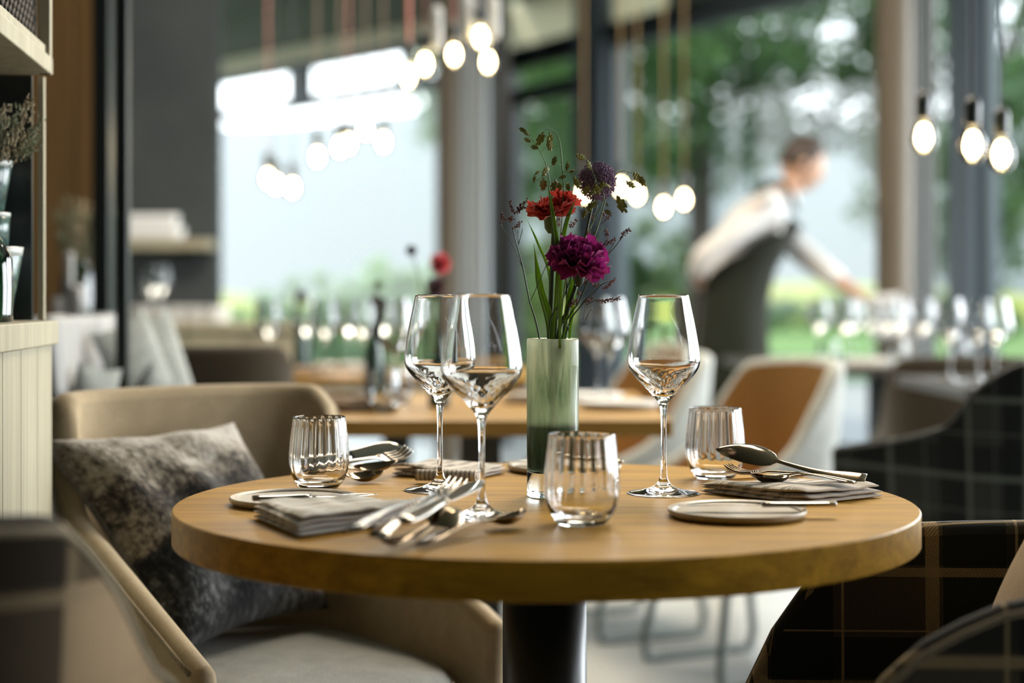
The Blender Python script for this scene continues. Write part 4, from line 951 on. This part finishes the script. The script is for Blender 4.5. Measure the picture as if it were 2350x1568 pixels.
bt_ = MB().lathe(smooth_prof([(0, 0), (.026, 0), (.028, .01), (.028, .08), (.012, .11), (.011, .135)], 2), 24).build('green_bottle', thin_glass('bottle_green', (.35, .6, .4), 2)); bt_.location = (-.672, 2.02, .9556); tag(bt_, 'pale green glass bottle at the picture edge on the shelf', 'bottle')
DRY = mat('dried_beige', (.30, .25, .16), .9); DRYG = mat('dried_green', (.16, .17, .10), .9)
def dried(loc, targets, lab, hs=.012):
    root = thing('dried_bouquet', lab, 'dried flowers', loc); q = random.Random(int(abs(loc[0]) * 1000)); L0 = Vector(loc)
    for t in targets:
        T = Vector(t) - L0; MB().tube(spline([(0, 0, 0), T * .5 + Vector((0, 0, .01)), T], 4), .0008, 5).build('stem', DRYG, root)
        hb = MB(); d = T.normalized()
        for k in range(46):
            p_ = T + d * q.uniform(-2, 1) * hs + Vector((q.gauss(0, 1), q.gauss(0, 1), q.gauss(0, 1))) * hs * .4
            hb.tube([p_, p_ + (d + Vector((q.gauss(0, .5), q.gauss(0, .5), q.gauss(0, .5)))) * hs * .45], [hs * .13, hs * .03], 4)
        o = hb.build('flower_head', q.choice((DRY, DRYG)), root, False); o['kind'] = 'stuff'
dried((-.715, 2.13, 1.11), [P(64, 245, 2.12), P(40, 300, 2.12), P(78, 300, 2.14), P(55, 330, 2.14), P(8, 270, 2.14), P(20, 340, 2.10), P(72, 330, 2.12), P(35, 275, 2.15), P(2, 300, 2.1)], 'dried thistles and grasses in the topmost green pot')

# ================================================================== LEFT BANQUETTE
STRW = napkin_mat('striped_throw', (.34, .34, .335), (.25, .255, .26), .05)
bq = thing('upholstered_bench', 'dark upholstered bench along the left with high back', 'bench', (-1.20, 3.32, 0))
MB().box((.08, 0, .43), (.70, 1.2, .12)).build('seat', DARKBROWN, bq, bevel=.03)
MB().box((-.27, 0, .62), (.12, 1.2, .5)).build('backrest', DARKBROWN, bq, bevel=.03)
MB().box((.08, 0, .19), (.64, 1.16, .37)).build('base', BLACK, bq, False)
# throw hung over a rail behind
def throwf(u, v):
    x = -.93 - .045 * u; zt, zb_ = .948, .79 + .03 * math.sin(u * 9) * u
    return Vector((x + .012 * math.sin(u * 14) + .014 * v, 3.12 + .78 * u, zt + (zb_ - zt) * v))
rail = MB().tube([(-.95, 3.05, .94), (-.997, 3.95, .94)], .014, 10); rl = rail.build('bench_rail', BLACK); rl.location = (0, 0, 0); tag(rl, 'black rail carrying the striped throw', 'rail')
MB_t = MB().grid(throwf, 40, 10, lambda u, v: (u * .3, v * .2)); o = MB_t.build('striped_throw', STRW); s = o.modifiers.new('t', 'SOLIDIFY'); s.thickness = .012; tag(o, 'pale grey striped throw hanging over the bench back', 'throw')
CUSH = fabric('grey_cushion', (.34, .36, .34), (.22, .24, .23), 120); CUSHD = fabric('charcoal_cushion', (.04, .045, .045), None, 120)
cush = [(195, 945, 3.2, .12, 10, CUSH, 'pale cushion on the bench nearest the wooden cabinet'), (250, 915, 3.5, .09, -25, CUSHD, 'charcoal cushion between the pale bench cushions'), (298, 918, 3.3, .10, 35, CUSH, 'pale cushion leaning in the middle of the bench'),
        (330, 870, 3.6, .13, -30, CUSHD, 'charcoal cushion under the long grey one'), (355, 860, 3.45, .17, -24, CUSH, 'long pale cushion leaning on the charcoal one'), (395, 850, 3.65, .17, -20, CUSH, 'grey white cushion next to the brown chair'), (150, 950, 3.4, .10, 0, CUSHD, 'charcoal cushion partly behind the wooden cabinet')]
for (px, py, d, s_, rot, mm, lab) in cush:
    c_ = P(px, py, d) - Vector((0, 0, s_ * .47)); a = R(rot); ux = Vector((math.cos(a) * .75, .6, -math.sin(a))) * s_ * .42; uz = Vector((math.sin(a), .12, math.cos(a))) * s_ * 1.27
    o = quad_pad((c_ - ux + uz, c_ + ux + uz, c_ + ux - uz, c_ - ux - uz), .07, ux.cross(uz), 14, 14, .5, 0, 1, .06).build('bench_cushion', mm); tag(o, lab, 'cushion', 'bench cushions')

# ================================================================== SIDEBOARD + WALL SHELF + BOUQUET
sb = thing('sideboard', 'pale wooden sideboard under the grey wall', 'sideboard', (-1.15, 6.3, 0))
x0, x1 = P(292, 0, 6.3).x, P(690, 0, 6.3).x; wd = x1 - x0; cx = (x0 + x1) / 2 + 1.15
MB().box((cx, .2, .875), (wd, .45, .03)).build('top', PALE, sb, False, bevel=.003)
for k in range(3):
    o = MB().box((cx - wd / 2 + wd * (k + .5) / 3, 0, .48), (wd / 3 - .006, .02, .74)).build('door', PALE, sb, False, bevel=.002)
    MB().box((cx - wd / 2 + wd * (k + .5) / 3 + .08, -.018, .6), (.01, .014, .12)).build('handle', BLACK, o, False)
MB().box((cx, .22, .43), (wd - .01, .40, .86)).build('carcass', BLACK, sb, False)
# background glassware meshes (thin)
def lathe_mesh(name, pr, m, n_=24):
    mb = MB().lathe(pr, n_); me = mesh(name, mb.V, mb.F); me.materials.append(m); me.polygons.foreach_set('use_smooth', [True] * len(me.polygons)); return me
BWG = lathe_mesh('wine_glass', [p_ for p_ in wine_profile()[1:23]], THIN)
BTU = lathe_mesh('tumbler', [(0, .004), (.024, 0), (.034, .015), (.038, .037), (.036, .066), (.034, .091)], THIN)
CUP = lathe_mesh('cup', [(0, 0), (.022, 0), (.034, .02), (.038, .06), (.036, .06), (.032, .02), (0, .004)], WHITE, 20)
BPL = lathe_mesh('plate', [(0, 0), (.06, 0), (.085, .008), (.09, .014), (.086, .015), (.06, .006), (0, .005)], WHITE, 32)
ws = thing('wall_shelf', 'pale wooden wall shelf carrying a row of white cups', 'shelf', (P(358, 0, 7.9).x, 7.88, P(0, 562, 7.9).z))
MB().box((0, 0, 0), (.30 + .27, .2, .05)).build('board', PALE, ws, False, bevel=.003)
for k in (-1, 1): MB().box((k * .2, .05, -.04), (.02, .1, .04)).build('bracket', BLACK, ws, False)
for row in range(2):
    for k in range(7):
        x = P(296 + k * 18, 0, 7.85).x; put('cup', CUP, (x, 7.83 + row * .055, ws.location.z + .0255 + row * 0), ['first', 'second', 'third', 'fourth', 'fifth', 'sixth', 'seventh'][k] + ' white cup from the black post in the ' + ('front' if row == 0 else 'back') + ' row on the wall shelf', 'cup', 'white cups on the wall shelf', 0, .98 if row == 0 else 1.0)
for k in range(6):
    x = P(305 + k * 18, 0, 7.83).x; put('cup', CUP, (x, 7.83, ws.location.z + .0255 + .061), ['first', 'second', 'third', 'fourth', 'fifth', 'sixth'][k] + ' stacked white cup from the black post, upper layer on the wall shelf', 'cup', 'white cups on the wall shelf')
for (px, lab) in ((345, 'wine glass on the sideboard nearer the black post'), (368, 'wine glass on the sideboard, farther from the black post')):
    put('wine_glass', BWG, (P(px, 0, 6.4).x, 6.4, .8903), lab, 'glass', 'wine glasses on the sideboard')
for k in range(5):
    px = 420 + k * 18
    for j in range(6): put('plate', BPL, (P(330 + k * 40, 0, 6.4).x, 6.4, .8903 + j * .0118), 'white plate, ' + ['lowest', 'second lowest', 'third lowest', 'third highest', 'second highest', 'top'][j] + ' of the ' + ['first', 'second', 'third', 'fourth', 'fifth'][k] + ' stack from the black post', 'plate', 'white plates stacked on the sideboard', scale=.8)
# bouquet and white candles behind the cabinet edge
sk = thing('service_station', 'dark service cupboard behind the bench', 'cupboard', (-1.29, 4.37, 0))
MB().box((0, 0, .45), (.30, .3, .9)).build('body', BLACK, sk, False); MB().box((0, 0, .91), (.32, .32, .02)).build('top', DARKBROWN, sk, False)
zt = .9205
bv = MB().lathe(smooth_prof([(0, 0), (.04, 0), (.05, .03), (.045, .12), (.03, .17), (.032, .18)], 2), 24).build('glass_jug', thin_glass('jug_green', (.4, .6, .5), 2)); bv.location = (-1.2, 4.33, zt); tag(bv, 'green glass jug behind the bench', 'jug')
dried((-1.2, 4.33, zt + .12), [P(145, 520, 4.3), P(165, 495, 4.32), P(190, 505, 4.3), P(215, 510, 4.35), P(232, 495, 4.3), P(205, 540, 4.3), P(150, 560, 4.25), P(225, 560, 4.3), P(180, 540, 4.28), P(240, 520, 4.3)], 'loose dried bouquet in the green jug behind the bench', .03)
for (px, h_, r0, lab) in ((158, .19, .012, 'tall white candle on the dark cupboard'), (172, .10, .022, 'short white candle beside the tall one on the cupboard'), (136, .07, .02, 'lowest white candle on the cupboard, at its outer end')):
    o = MB().lathe([(0, 0), (r0, 0), (r0, h_), (r0 * .8, h_ + .003), (0, h_)], 20).build('candle', WHITE); o.location = (P(px, 0, 4.22).x, 4.22, zt); tag(o, lab, 'candle', 'white candles behind the bench')

# ================================================================== BACKGROUND TABLES
def table(name, lab, x0, x1, y0, y1, m, th=.032, legm=BLACK, z=TZ):
    r = thing(name, lab, 'table', ((x0 + x1) / 2, (y0 + y1) / 2, 0)); w_, d_ = x1 - x0, y1 - y0
    MB().box((0, 0, z - th / 2), (w_, d_, th)).build('tabletop', m, r, False, bevel=.003)
    MB().box((0, 0, .36), (.09, .09, .70)).build('pedestal', legm, r, False); MB().box((0, 0, .008), (.5, .5, .016)).build('foot_plate', legm, r, False, bevel=.003)
    return r
table('dining_table', 'rectangular oak table behind the vase', P(640, 0, 3.05).x, P(1545, 0, 3.05).x, 3.05, 4.0, OAK2)
table('dining_table', 'farther oak table behind, covered in napkins and glasses', -.80, .05, 4.75, 5.5, OAK2)
table('dining_table', 'dark table by the window that the waiter leans over', .88, 1.95, 5.45, 6.55, wood('dark_table', (.07, .06, .05), (.04, .035, .03), .3, 1, 0), .03)
table('dining_table', 'dark table behind the black plaid armchair', 1.2, 2.35, 4.15, 4.9, wood('dark_table_two', (.07, .06, .05), (.04, .035, .03), .3, 1, 0), .03)
gl = [(880, 3.25, 'tumbler standing at the near edge of the oak table, behind the wine glasses', 0), (912, 3.6, 'tumbler farther in on the oak table behind the wine glasses', 0), (600, 4.95, 'tumbler at the end of the far oak table next to the brown chair', 0)]
W1 = [(615, 4.9), (700, 5.1), (745, 4.85), (800, 5.2), (830, 4.9), (905, 3.5), (935, 5.1), (1370, 3.7), (1400, 3.55), (880, 5.3)]
for k, (px, d) in enumerate(W1):
    put('wine_glass', BWG, (P(px, 0, d).x, d, TZ + .0003), 'wine glass on the ' + ('oak table' if d < 4 else 'far table') + ', ' + ['at its end by the brown chair', 'next to the dark flower stem', 'in front of the pale shrub', 'just before the slim dark stem', 'below the slim dark stem', 'beside the nearest overlapping wine glass rim', 'behind the rear wine glass bowl', 'right of the vase, rear one', 'right of the vase, front one', 'farthest back by the dark flower stem'][k], 'glass', 'wine glasses on the tables behind')
for (px, d, lab, s_) in gl: put('tumbler', BTU, (P(px, 0, d).x, d, TZ + .0003), lab, 'glass', 'tumblers on the tables behind')
for k, (px, d, lab) in enumerate(((1345, 3.68, 'white plate on the oak table right of the vase'), (1420, 3.4, 'white plate near the right end of the oak table'))): put('plate', BPL, (P(px, 0, d).x, d, TZ + .0003), lab, 'plate', 'plates on the oak table')
NB = napkin_mat('brown_napkin', (.30, .2, .12), (.06, .04, .025), .012)
def bnap(px, d, w_, h_, m, lab, rz, z=TZ, th=.022):
    c_ = P(px, 0, d); pts = [Matrix.Rotation(rz, 3, 'Z') @ Vector(v) for v in ((-w_ / 2, 0, 0), (0, -h_ / 2, 0), (w_ / 2, 0, 0), (0, h_ / 2, 0))]
    o = napkin(*[(c_.x + v.x, d + v.y) for v in pts], th, m, lab, 3, int(px)); o.location.z = z + .0004; return o
bnap(770, 3.30, .26, .14, NB, 'brown striped napkin nearest on the oak table left of the glasses', .1)
bnap(720, 3.62, .26, .14, NB, 'brown striped napkin farther back on the oak table', -.1)
bnap(670, 4.95, .26, .14, NB, 'brown napkin on the far table beside the brown chair', .2)
bnap(800, 5.25, .26, .14, NAPC, 'pale napkin on the far oak table', -.2)
bnap(1250, 3.55, .2, .12, NAPC, 'pale napkin on the oak table directly behind the vase', .2)
for k, (px, d, e, lab) in enumerate(((760, 3.26, .02, 'steel fork on the nearest brown napkin'), (725, 3.6, .03, 'steel spoon shaped knife on the rear brown napkin'))):
    c_ = P(px, 0, d); (fork if k == 0 else knife)((c_.x - .09, d - .02, TZ + .027), (c_.x + .09, d + .02, TZ + .034), lab, BRONZE)
# flower vases on those tables
VD = mat('dark_vase', (.02, .05, .04), .25)
def small_vase(px, d, h_, blooms, lab):
    x = P(px, 0, d).x; o = MB().lathe(smooth_prof([(0, 0), (.022, 0), (.024, .01), (.022, h_ * .6), (.010, h_ * .85), (.011, h_)], 2), 20).build('bud_vase', VD); o.location = (x, d, TZ + .0003); tag(o, lab, 'vase', 'bud vases on the tables behind')
    for (bx, by, r, m, fl) in blooms:
        T = P(bx, by, d); r_ = thing('cut_flower', fl, 'flower', (x, d, TZ + h_ * .8)); t = T - r_.location
        MB().tube(spline([(0, 0, 0), t * .5, t], 4), .0018, 6).build('stem', STEMD, r_)
        mb = MB()
        q = random.Random(int(bx))
        for k in range(60):
            a = Vector((q.gauss(0, 1), q.gauss(0, 1), q.gauss(0, 1))).normalized(); e = a.orthogonal().normalized() * r * .3
            mb.add([t + a * r * .2 - e, t + a * r * .2 + e, t + a * r + e, t + a * r - e], [(0, 1, 2, 3)])
        o = mb.build('petals', m, r_, False); o['kind'] = 'stuff'
DKR = mat('dark_red_petal', (.06, .01, .018), .7); RED = mat('red_petal', (.5, .05, .06), .7); DKP = mat('dark_purple_petal', (.02, .012, .02), .7)
small_vase(1008, 3.45, .15, [(1010, 605, .024, RED, 'red bloom above the rear wine glass rim'), (1000, 660, .022, DKR, 'dark red bloom just above the rear wine glass'), (944, 575, .012, DKP, 'small dark bloom on a thin stem left of the red one'), (985, 690, .014, DKR, 'small dark red bloom seen through the wine glass')], 'dark bud vase behind the rear wine glass')
small_vase(858, 3.9, .17, [(862, 690, .014, DKR, 'brown red bloom on the slim stem in the window'), (868, 655, .012, STEML, 'greenish tip bloom on the slim stem in the window')], 'slim dark bud vase on the oak table in front of the window')
small_vase(690, 5.0, .16, [(692, 680, .02, DKP, 'dusky bloom at the far table in front of the shrubs')], 'dark bud vase on the far oak table')
# window table items
W2 = [(2035, 5.9), (2065, 5.8), (1940, 5.7), (2000, 6.2), (1960, 6.0), (2245, 4.4), (2285, 4.3), (2120, 5.6), (1880, 5.8), (2180, 4.5)]
for k, (px, d) in enumerate(W2):
    put('wine_glass', BWG, (P(px, 0, d).x, d, TZ + .0003), 'blurred wine glass ' + ['just below the waiter\'s napkin', 'in front of the timber column', 'under the waiter\'s outstretched forearm', 'behind the ones near the column', 'below the waiter\'s wrist', 'above the black plaid armchair, nearer the post', 'above the black plaid armchair, nearer the picture edge', 'in front of the pale strip', 'alone at the lawn side of the window table', 'at the near end of the table behind the armchair'][k], 'glass', 'wine glasses on the window tables', 0, 1.0)
for k, (px, d) in enumerate(((1900, 5.6), (2060, 5.6), (2200, 5.9))):
    put('tumbler', BTU, (P(px, 0, d).x, d, TZ + .0003), 'blurred tumbler on the window table ' + ['toward the lawn', 'in front of the column', 'at its pale strip end'][k], 'glass', 'tumblers on the window table')
for k, (px, d) in enumerate(((1850, 5.75), (2010, 5.65), (2160, 5.75))):
    bnap(px, d, .24, .14, NAPC, 'pale napkin on the window table ' + ['at the lawn end', 'in the middle', 'at the pale strip end'][k], .1 * k)
# ================================================================== WAITER
wt = thing('person', 'waiter in white shirt and dark green apron bending over the window table, arm stretched out', 'person', (.97, 6.95, 0))
WO = wt.location
def skin_mesh(name, verts, edges, m, sub=2, root_i=0):
    me = bpy.data.meshes.new(name); me.from_pydata([Vector(v[0]) - WO for v in verts], edges, []); o = bpy.data.objects.new(name, me); COL.objects.link(o); o.parent = wt
    me.materials.append(m); md = o.modifiers.new('skin', 'SKIN'); md.use_smooth_shade = True
    sv = me.skin_vertices[0].data if me.skin_vertices else None
    if sv is None:
        bm = bmesh.new(); bm.from_mesh(me); bm.verts.layers.skin.verify(); bm.to_mesh(me); bm.free(); sv = me.skin_vertices[0].data
    for i, v in enumerate(verts):
        r = v[1]; sv[i].radius = (r, r) if not isinstance(r, tuple) else r; sv[i].use_root = (i == root_i)
    s = o.modifiers.new('s', 'SUBSURF'); s.levels = sub; s.render_levels = sub
    return o
hip = (.955, 6.95, .97); 
B = [ (hip, (.135, .15)), ((1.00, 6.95, 1.12), (.12, .14)), ((1.06, 6.95, 1.27), (.125, .16)), ((1.13, 6.95, 1.39), (.11, .15)), ((1.185, 6.95, 1.455), (.058, .06)), ((1.215, 6.945, 1.495), (.052, .055)),
      # far arm (stretched) 6-10
      ((1.14, 7.12, 1.375), .062), ((1.24, 7.12, 1.27), .058), ((1.36, 7.03, 1.15), .052), ((1.46, 6.92, 1.055), .044), ((1.545, 6.82, .985), .025),
      # near arm swept back 11-14
      ((1.10, 6.77, 1.38), .060), ((.96, 6.74, 1.28), .050), ((.82, 6.76, 1.18), .042), ((.80, 6.86, 1.10), .034), ((.84, 6.95, 1.06), .025),
      # legs
      ((.97, 7.03, .86), .085), ((.98, 7.08, .52), .058), ((.95, 7.08, .10), .042), ((1.05, 7.07, .04), .036), ((.94, 6.87, .86), .085), ((.92, 6.83, .52), .058), ((.86, 6.83, .10), .042), ((.96, 6.82, .04), .036)]
E = [(0, 1), (1, 2), (2, 3), (3, 4), (4, 5), (3, 6), (6, 7), (7, 8), (8, 9), (9, 10), (3, 11), (11, 12), (12, 13), (13, 14), (14, 15), (0, 16), (16, 17), (17, 18), (18, 19), (0, 20), (20, 21), (21, 22), (22, 23)]
skin_mesh('body', [(v, (tuple(x * .62 for x in r) if isinstance(r, tuple) else r * .80)) for v, r in B], E, SKIN)
sh_i = [0, 1, 2, 3, 4, 6, 7, 8, 9, 11, 12, 13, 14]; mp = {j: i for i, j in enumerate(sh_i)}
skin_mesh('shirt', [(B[j][0], (tuple(x * 1.03 for x in B[j][1]) if isinstance(B[j][1], tuple) else B[j][1] * 1.16)) for j in sh_i], [(mp[a], mp[b]) for a, b in E if a in mp and b in mp], SHIRT)
tr_i = [0, 16, 17, 18, 20, 21, 22]; mp = {j: i for i, j in enumerate(tr_i)}
skin_mesh('trousers', [(B[j][0], (.115, .125) if j == 0 else B[j][1] * 1.05) for j in tr_i], [(mp[a], mp[b]) for a, b in E if a in mp and b in mp], TROUSER)
MB().lathe(smooth_prof([(0, -.085), (.05, -.07), (.072, 0), (.05, .07), (0, .085)], 3), 24).build('shirt_yoke', SHIRT, wt).matrix_local = Matrix.Translation(Vector((1.115, 6.87, 1.372)) - WO) @ Matrix.Rotation(R(80), 4, 'X') @ Matrix.Rotation(R(20), 4, 'Y')
for (x, y) in ((1.0, 7.07), (.91, 6.82)):
    MB().grid(lambda u, v: Vector((x + .13 * math.cos(u * 6.283) * math.sin(v * 3.1416) + .02, y + .045 * math.sin(u * 6.283) * math.sin(v * 3.1416), .04 - .04 * math.cos(v * 3.1416) * 1.0)) - WO, 16, 9, None, True).build('shoe', BLACK, wt)
# apron: wraps the front (right-hand side in the photo) and both flanks from chest to below the knee
def apronf(u, v):
    axis = [(0, Vector((1.135, 6.95, 1.37)), .150, .175), (.35, Vector((1.02, 6.95, 1.16)), .150, .172), (.5, Vector((.965, 6.95, .99)), .165, .18), (.75, Vector((.955, 6.95, .75)), .185, .20), (1, Vector((.95, 6.95, .46)), .195, .215)]
    for (a, p0, rx0, ry0), (b, p1, rx1, ry1) in zip(axis, axis[1:]):
        if v <= b + 1e-6: k = (v - a) / (b - a); c_ = p0.lerp(p1, k); rx = rx0 + (rx1 - rx0) * k; ry = ry0 + (ry1 - ry0) * k; break
    span = lerp_list([(0, 62), (.3, 100), (.45, 150), (1, 150)], v); an = R((u - .5) * 2 * span)
    return c_ + Vector((rx * math.cos(an), ry * math.sin(an) * (1 + .03 * math.sin(u * 30) * v), -.06 * math.cos(an) * (1 - v))) - WO
o = MB().grid(apronf, 40, 26).build('apron', APRON, wt); s = o.modifiers.new('t', 'SOLIDIFY'); s.thickness = .005; s.offset = 1
for sy in (-1, 1):
    MB().tube([Vector(p_) - WO for p_ in spline([(1.235, 6.95 + sy * .12, 1.37), (1.20, 6.95 + sy * .11, 1.475), (1.13, 6.95 + sy * .10, 1.50), (1.04, 6.95 + sy * .09, 1.40), (.90, 6.95 + sy * .04, 1.18)], 5)], .012, 6).build('apron_strap', APRON, wt)
MB().tube([Vector(p_) - WO for p_ in spline([(1.15, 6.88, 1.445), (1.225, 6.89, 1.44), (1.25, 6.95, 1.43), (1.225, 7.01, 1.44), (1.15, 7.02, 1.445)], 4)], .02, 8).build('collar', SHIRT, wt)
# head: profile turned to the right and tilted down
HM = Matrix.Translation(Vector((1.285, 6.94, 1.59)) - WO) @ Matrix.Rotation(R(22), 4, 'Y')
def headf(u, v, hair=False):
    th = u * 2 * math.pi; phv = v * math.pi; x = math.sin(phv) * math.cos(th); y = math.sin(phv) * math.sin(th); z = math.cos(phv)
    rx, ry, rz_ = .095, .075, .115
    X, Y, Z = x * rx, y * ry, z * rz_
    if z < 0: k = -z; X += .022 * k * k; Y *= 1 - .32 * k
    front = max(0, x)
    if abs(th) < .35 or abs(th - 2 * math.pi) < .35:
        g = math.exp(-((z + .12) / .16) ** 2); X += .022 * g * front       # nose
        X += .006 * math.exp(-((z + .55) / .07) ** 2)
        X -= .008 * math.exp(-((z - .1) / .07) ** 2)
        X += .008 * math.exp(-((z + .8) / .1) ** 2)
    if hair:
        s_ = 1.10 if x < .45 + .6 * (z - .1) or z > .55 else .9
        if z < -.35 and True: s_ = .9
        return HM @ Vector((X * s_ - .004, Y * s_, Z * (s_ + .02) + .004))
    return HM @ Vector((X, Y, Z))
MB().grid(lambda u, v: headf(u, v), 40, 28, None, True).build('head', SKIN, wt)
MB().grid(lambda u, v: headf(u, v, True), 40, 28, None, True).build('hair', HAIR, wt)
for sy in (-1, 1):
    MB().lathe([(0, -.012), (.008, -.008), (.011, 0), (.008, .008), (0, .012)], 12).build('eye', WHITE, wt).matrix_local = HM @ Matrix.Translation((.082, sy * .030, .012))
    MB().lathe([(0, -.028), (.010, -.018), (.014, 0), (.010, .02), (0, .028)], 12).build('ear', SKIN, wt).matrix_local = HM @ Matrix.Translation((-.008, sy * .076, -.01))
MB().box((0, 0, 0), (.006, .04, .008)).build('mouth', mat('lips', (.3, .12, .1), .5), wt).matrix_local = HM @ Matrix.Translation((.092, 0, -.062))
MB().lathe([(.05, -.05), (.048, 0), (.052, .06)], 16).build('neck', SKIN, wt).matrix_local = Matrix.Translation(Vector((1.235, 6.945, 1.49)) - WO) @ Matrix.Rotation(R(32), 4, 'Y')
def hand(c_, d, side, nm='hand'):
    c_ = Vector(c_); d = Vector(d).normalized(); s_ = d.cross(Vector((0, 0, 1))).normalized() * side; n_ = s_.cross(d)
    vs_ = [(c_, .021), (c_ + d * .045, (.016, .034))]; ed = [(0, 1)]
    for k, (off, ln) in enumerate(((-.028, .062), (-.010, .072), (.009, .068), (.027, .054))):
        a = c_ + d * .075 + s_ * off; i = len(vs_); vs_ += [(a, .0105), (a + d * ln * .5 + Vector((0, 0, -.010)), .0090), (a + d * ln * .85 + Vector((0, 0, -.028)), .0075)]; ed += [(1, i), (i, i + 1), (i + 1, i + 2)]
    a = c_ + d * .025 - s_ * .035; i = len(vs_); vs_ += [(a, .0115), (a + d * .03 - s_ * .018 + Vector((0, 0, -.01)), .0095), (a + d * .052 - s_ * .02 + Vector((0, 0, -.02)), .008)]; ed += [(0, i), (i, i + 1), (i + 1, i + 2)]
    return skin_mesh(nm, vs_, ed, SKIN, 2)
hand((1.545, 6.82, .985), (.85, -.35, -.25), 1); hand((.84, 6.95, 1.06), (.6, .6, -.3), -1)
# white service cloth in the waiter's hand
c_ = Vector((1.60, 6.74, .945)); o = quad_pad((c_ + Vector((-.07, 0, .06)), c_ + Vector((.06, -.02, .07)), c_ + Vector((.08, -.02, -.11)), c_ + Vector((-.05, 0, -.12))), .06, (0, -1, .2), 16, 16, .5, .02, 3).build('service_cloth', SHIRT); tag(o, 'white cloth bunched in the waiter\'s outstretched hand', 'cloth')
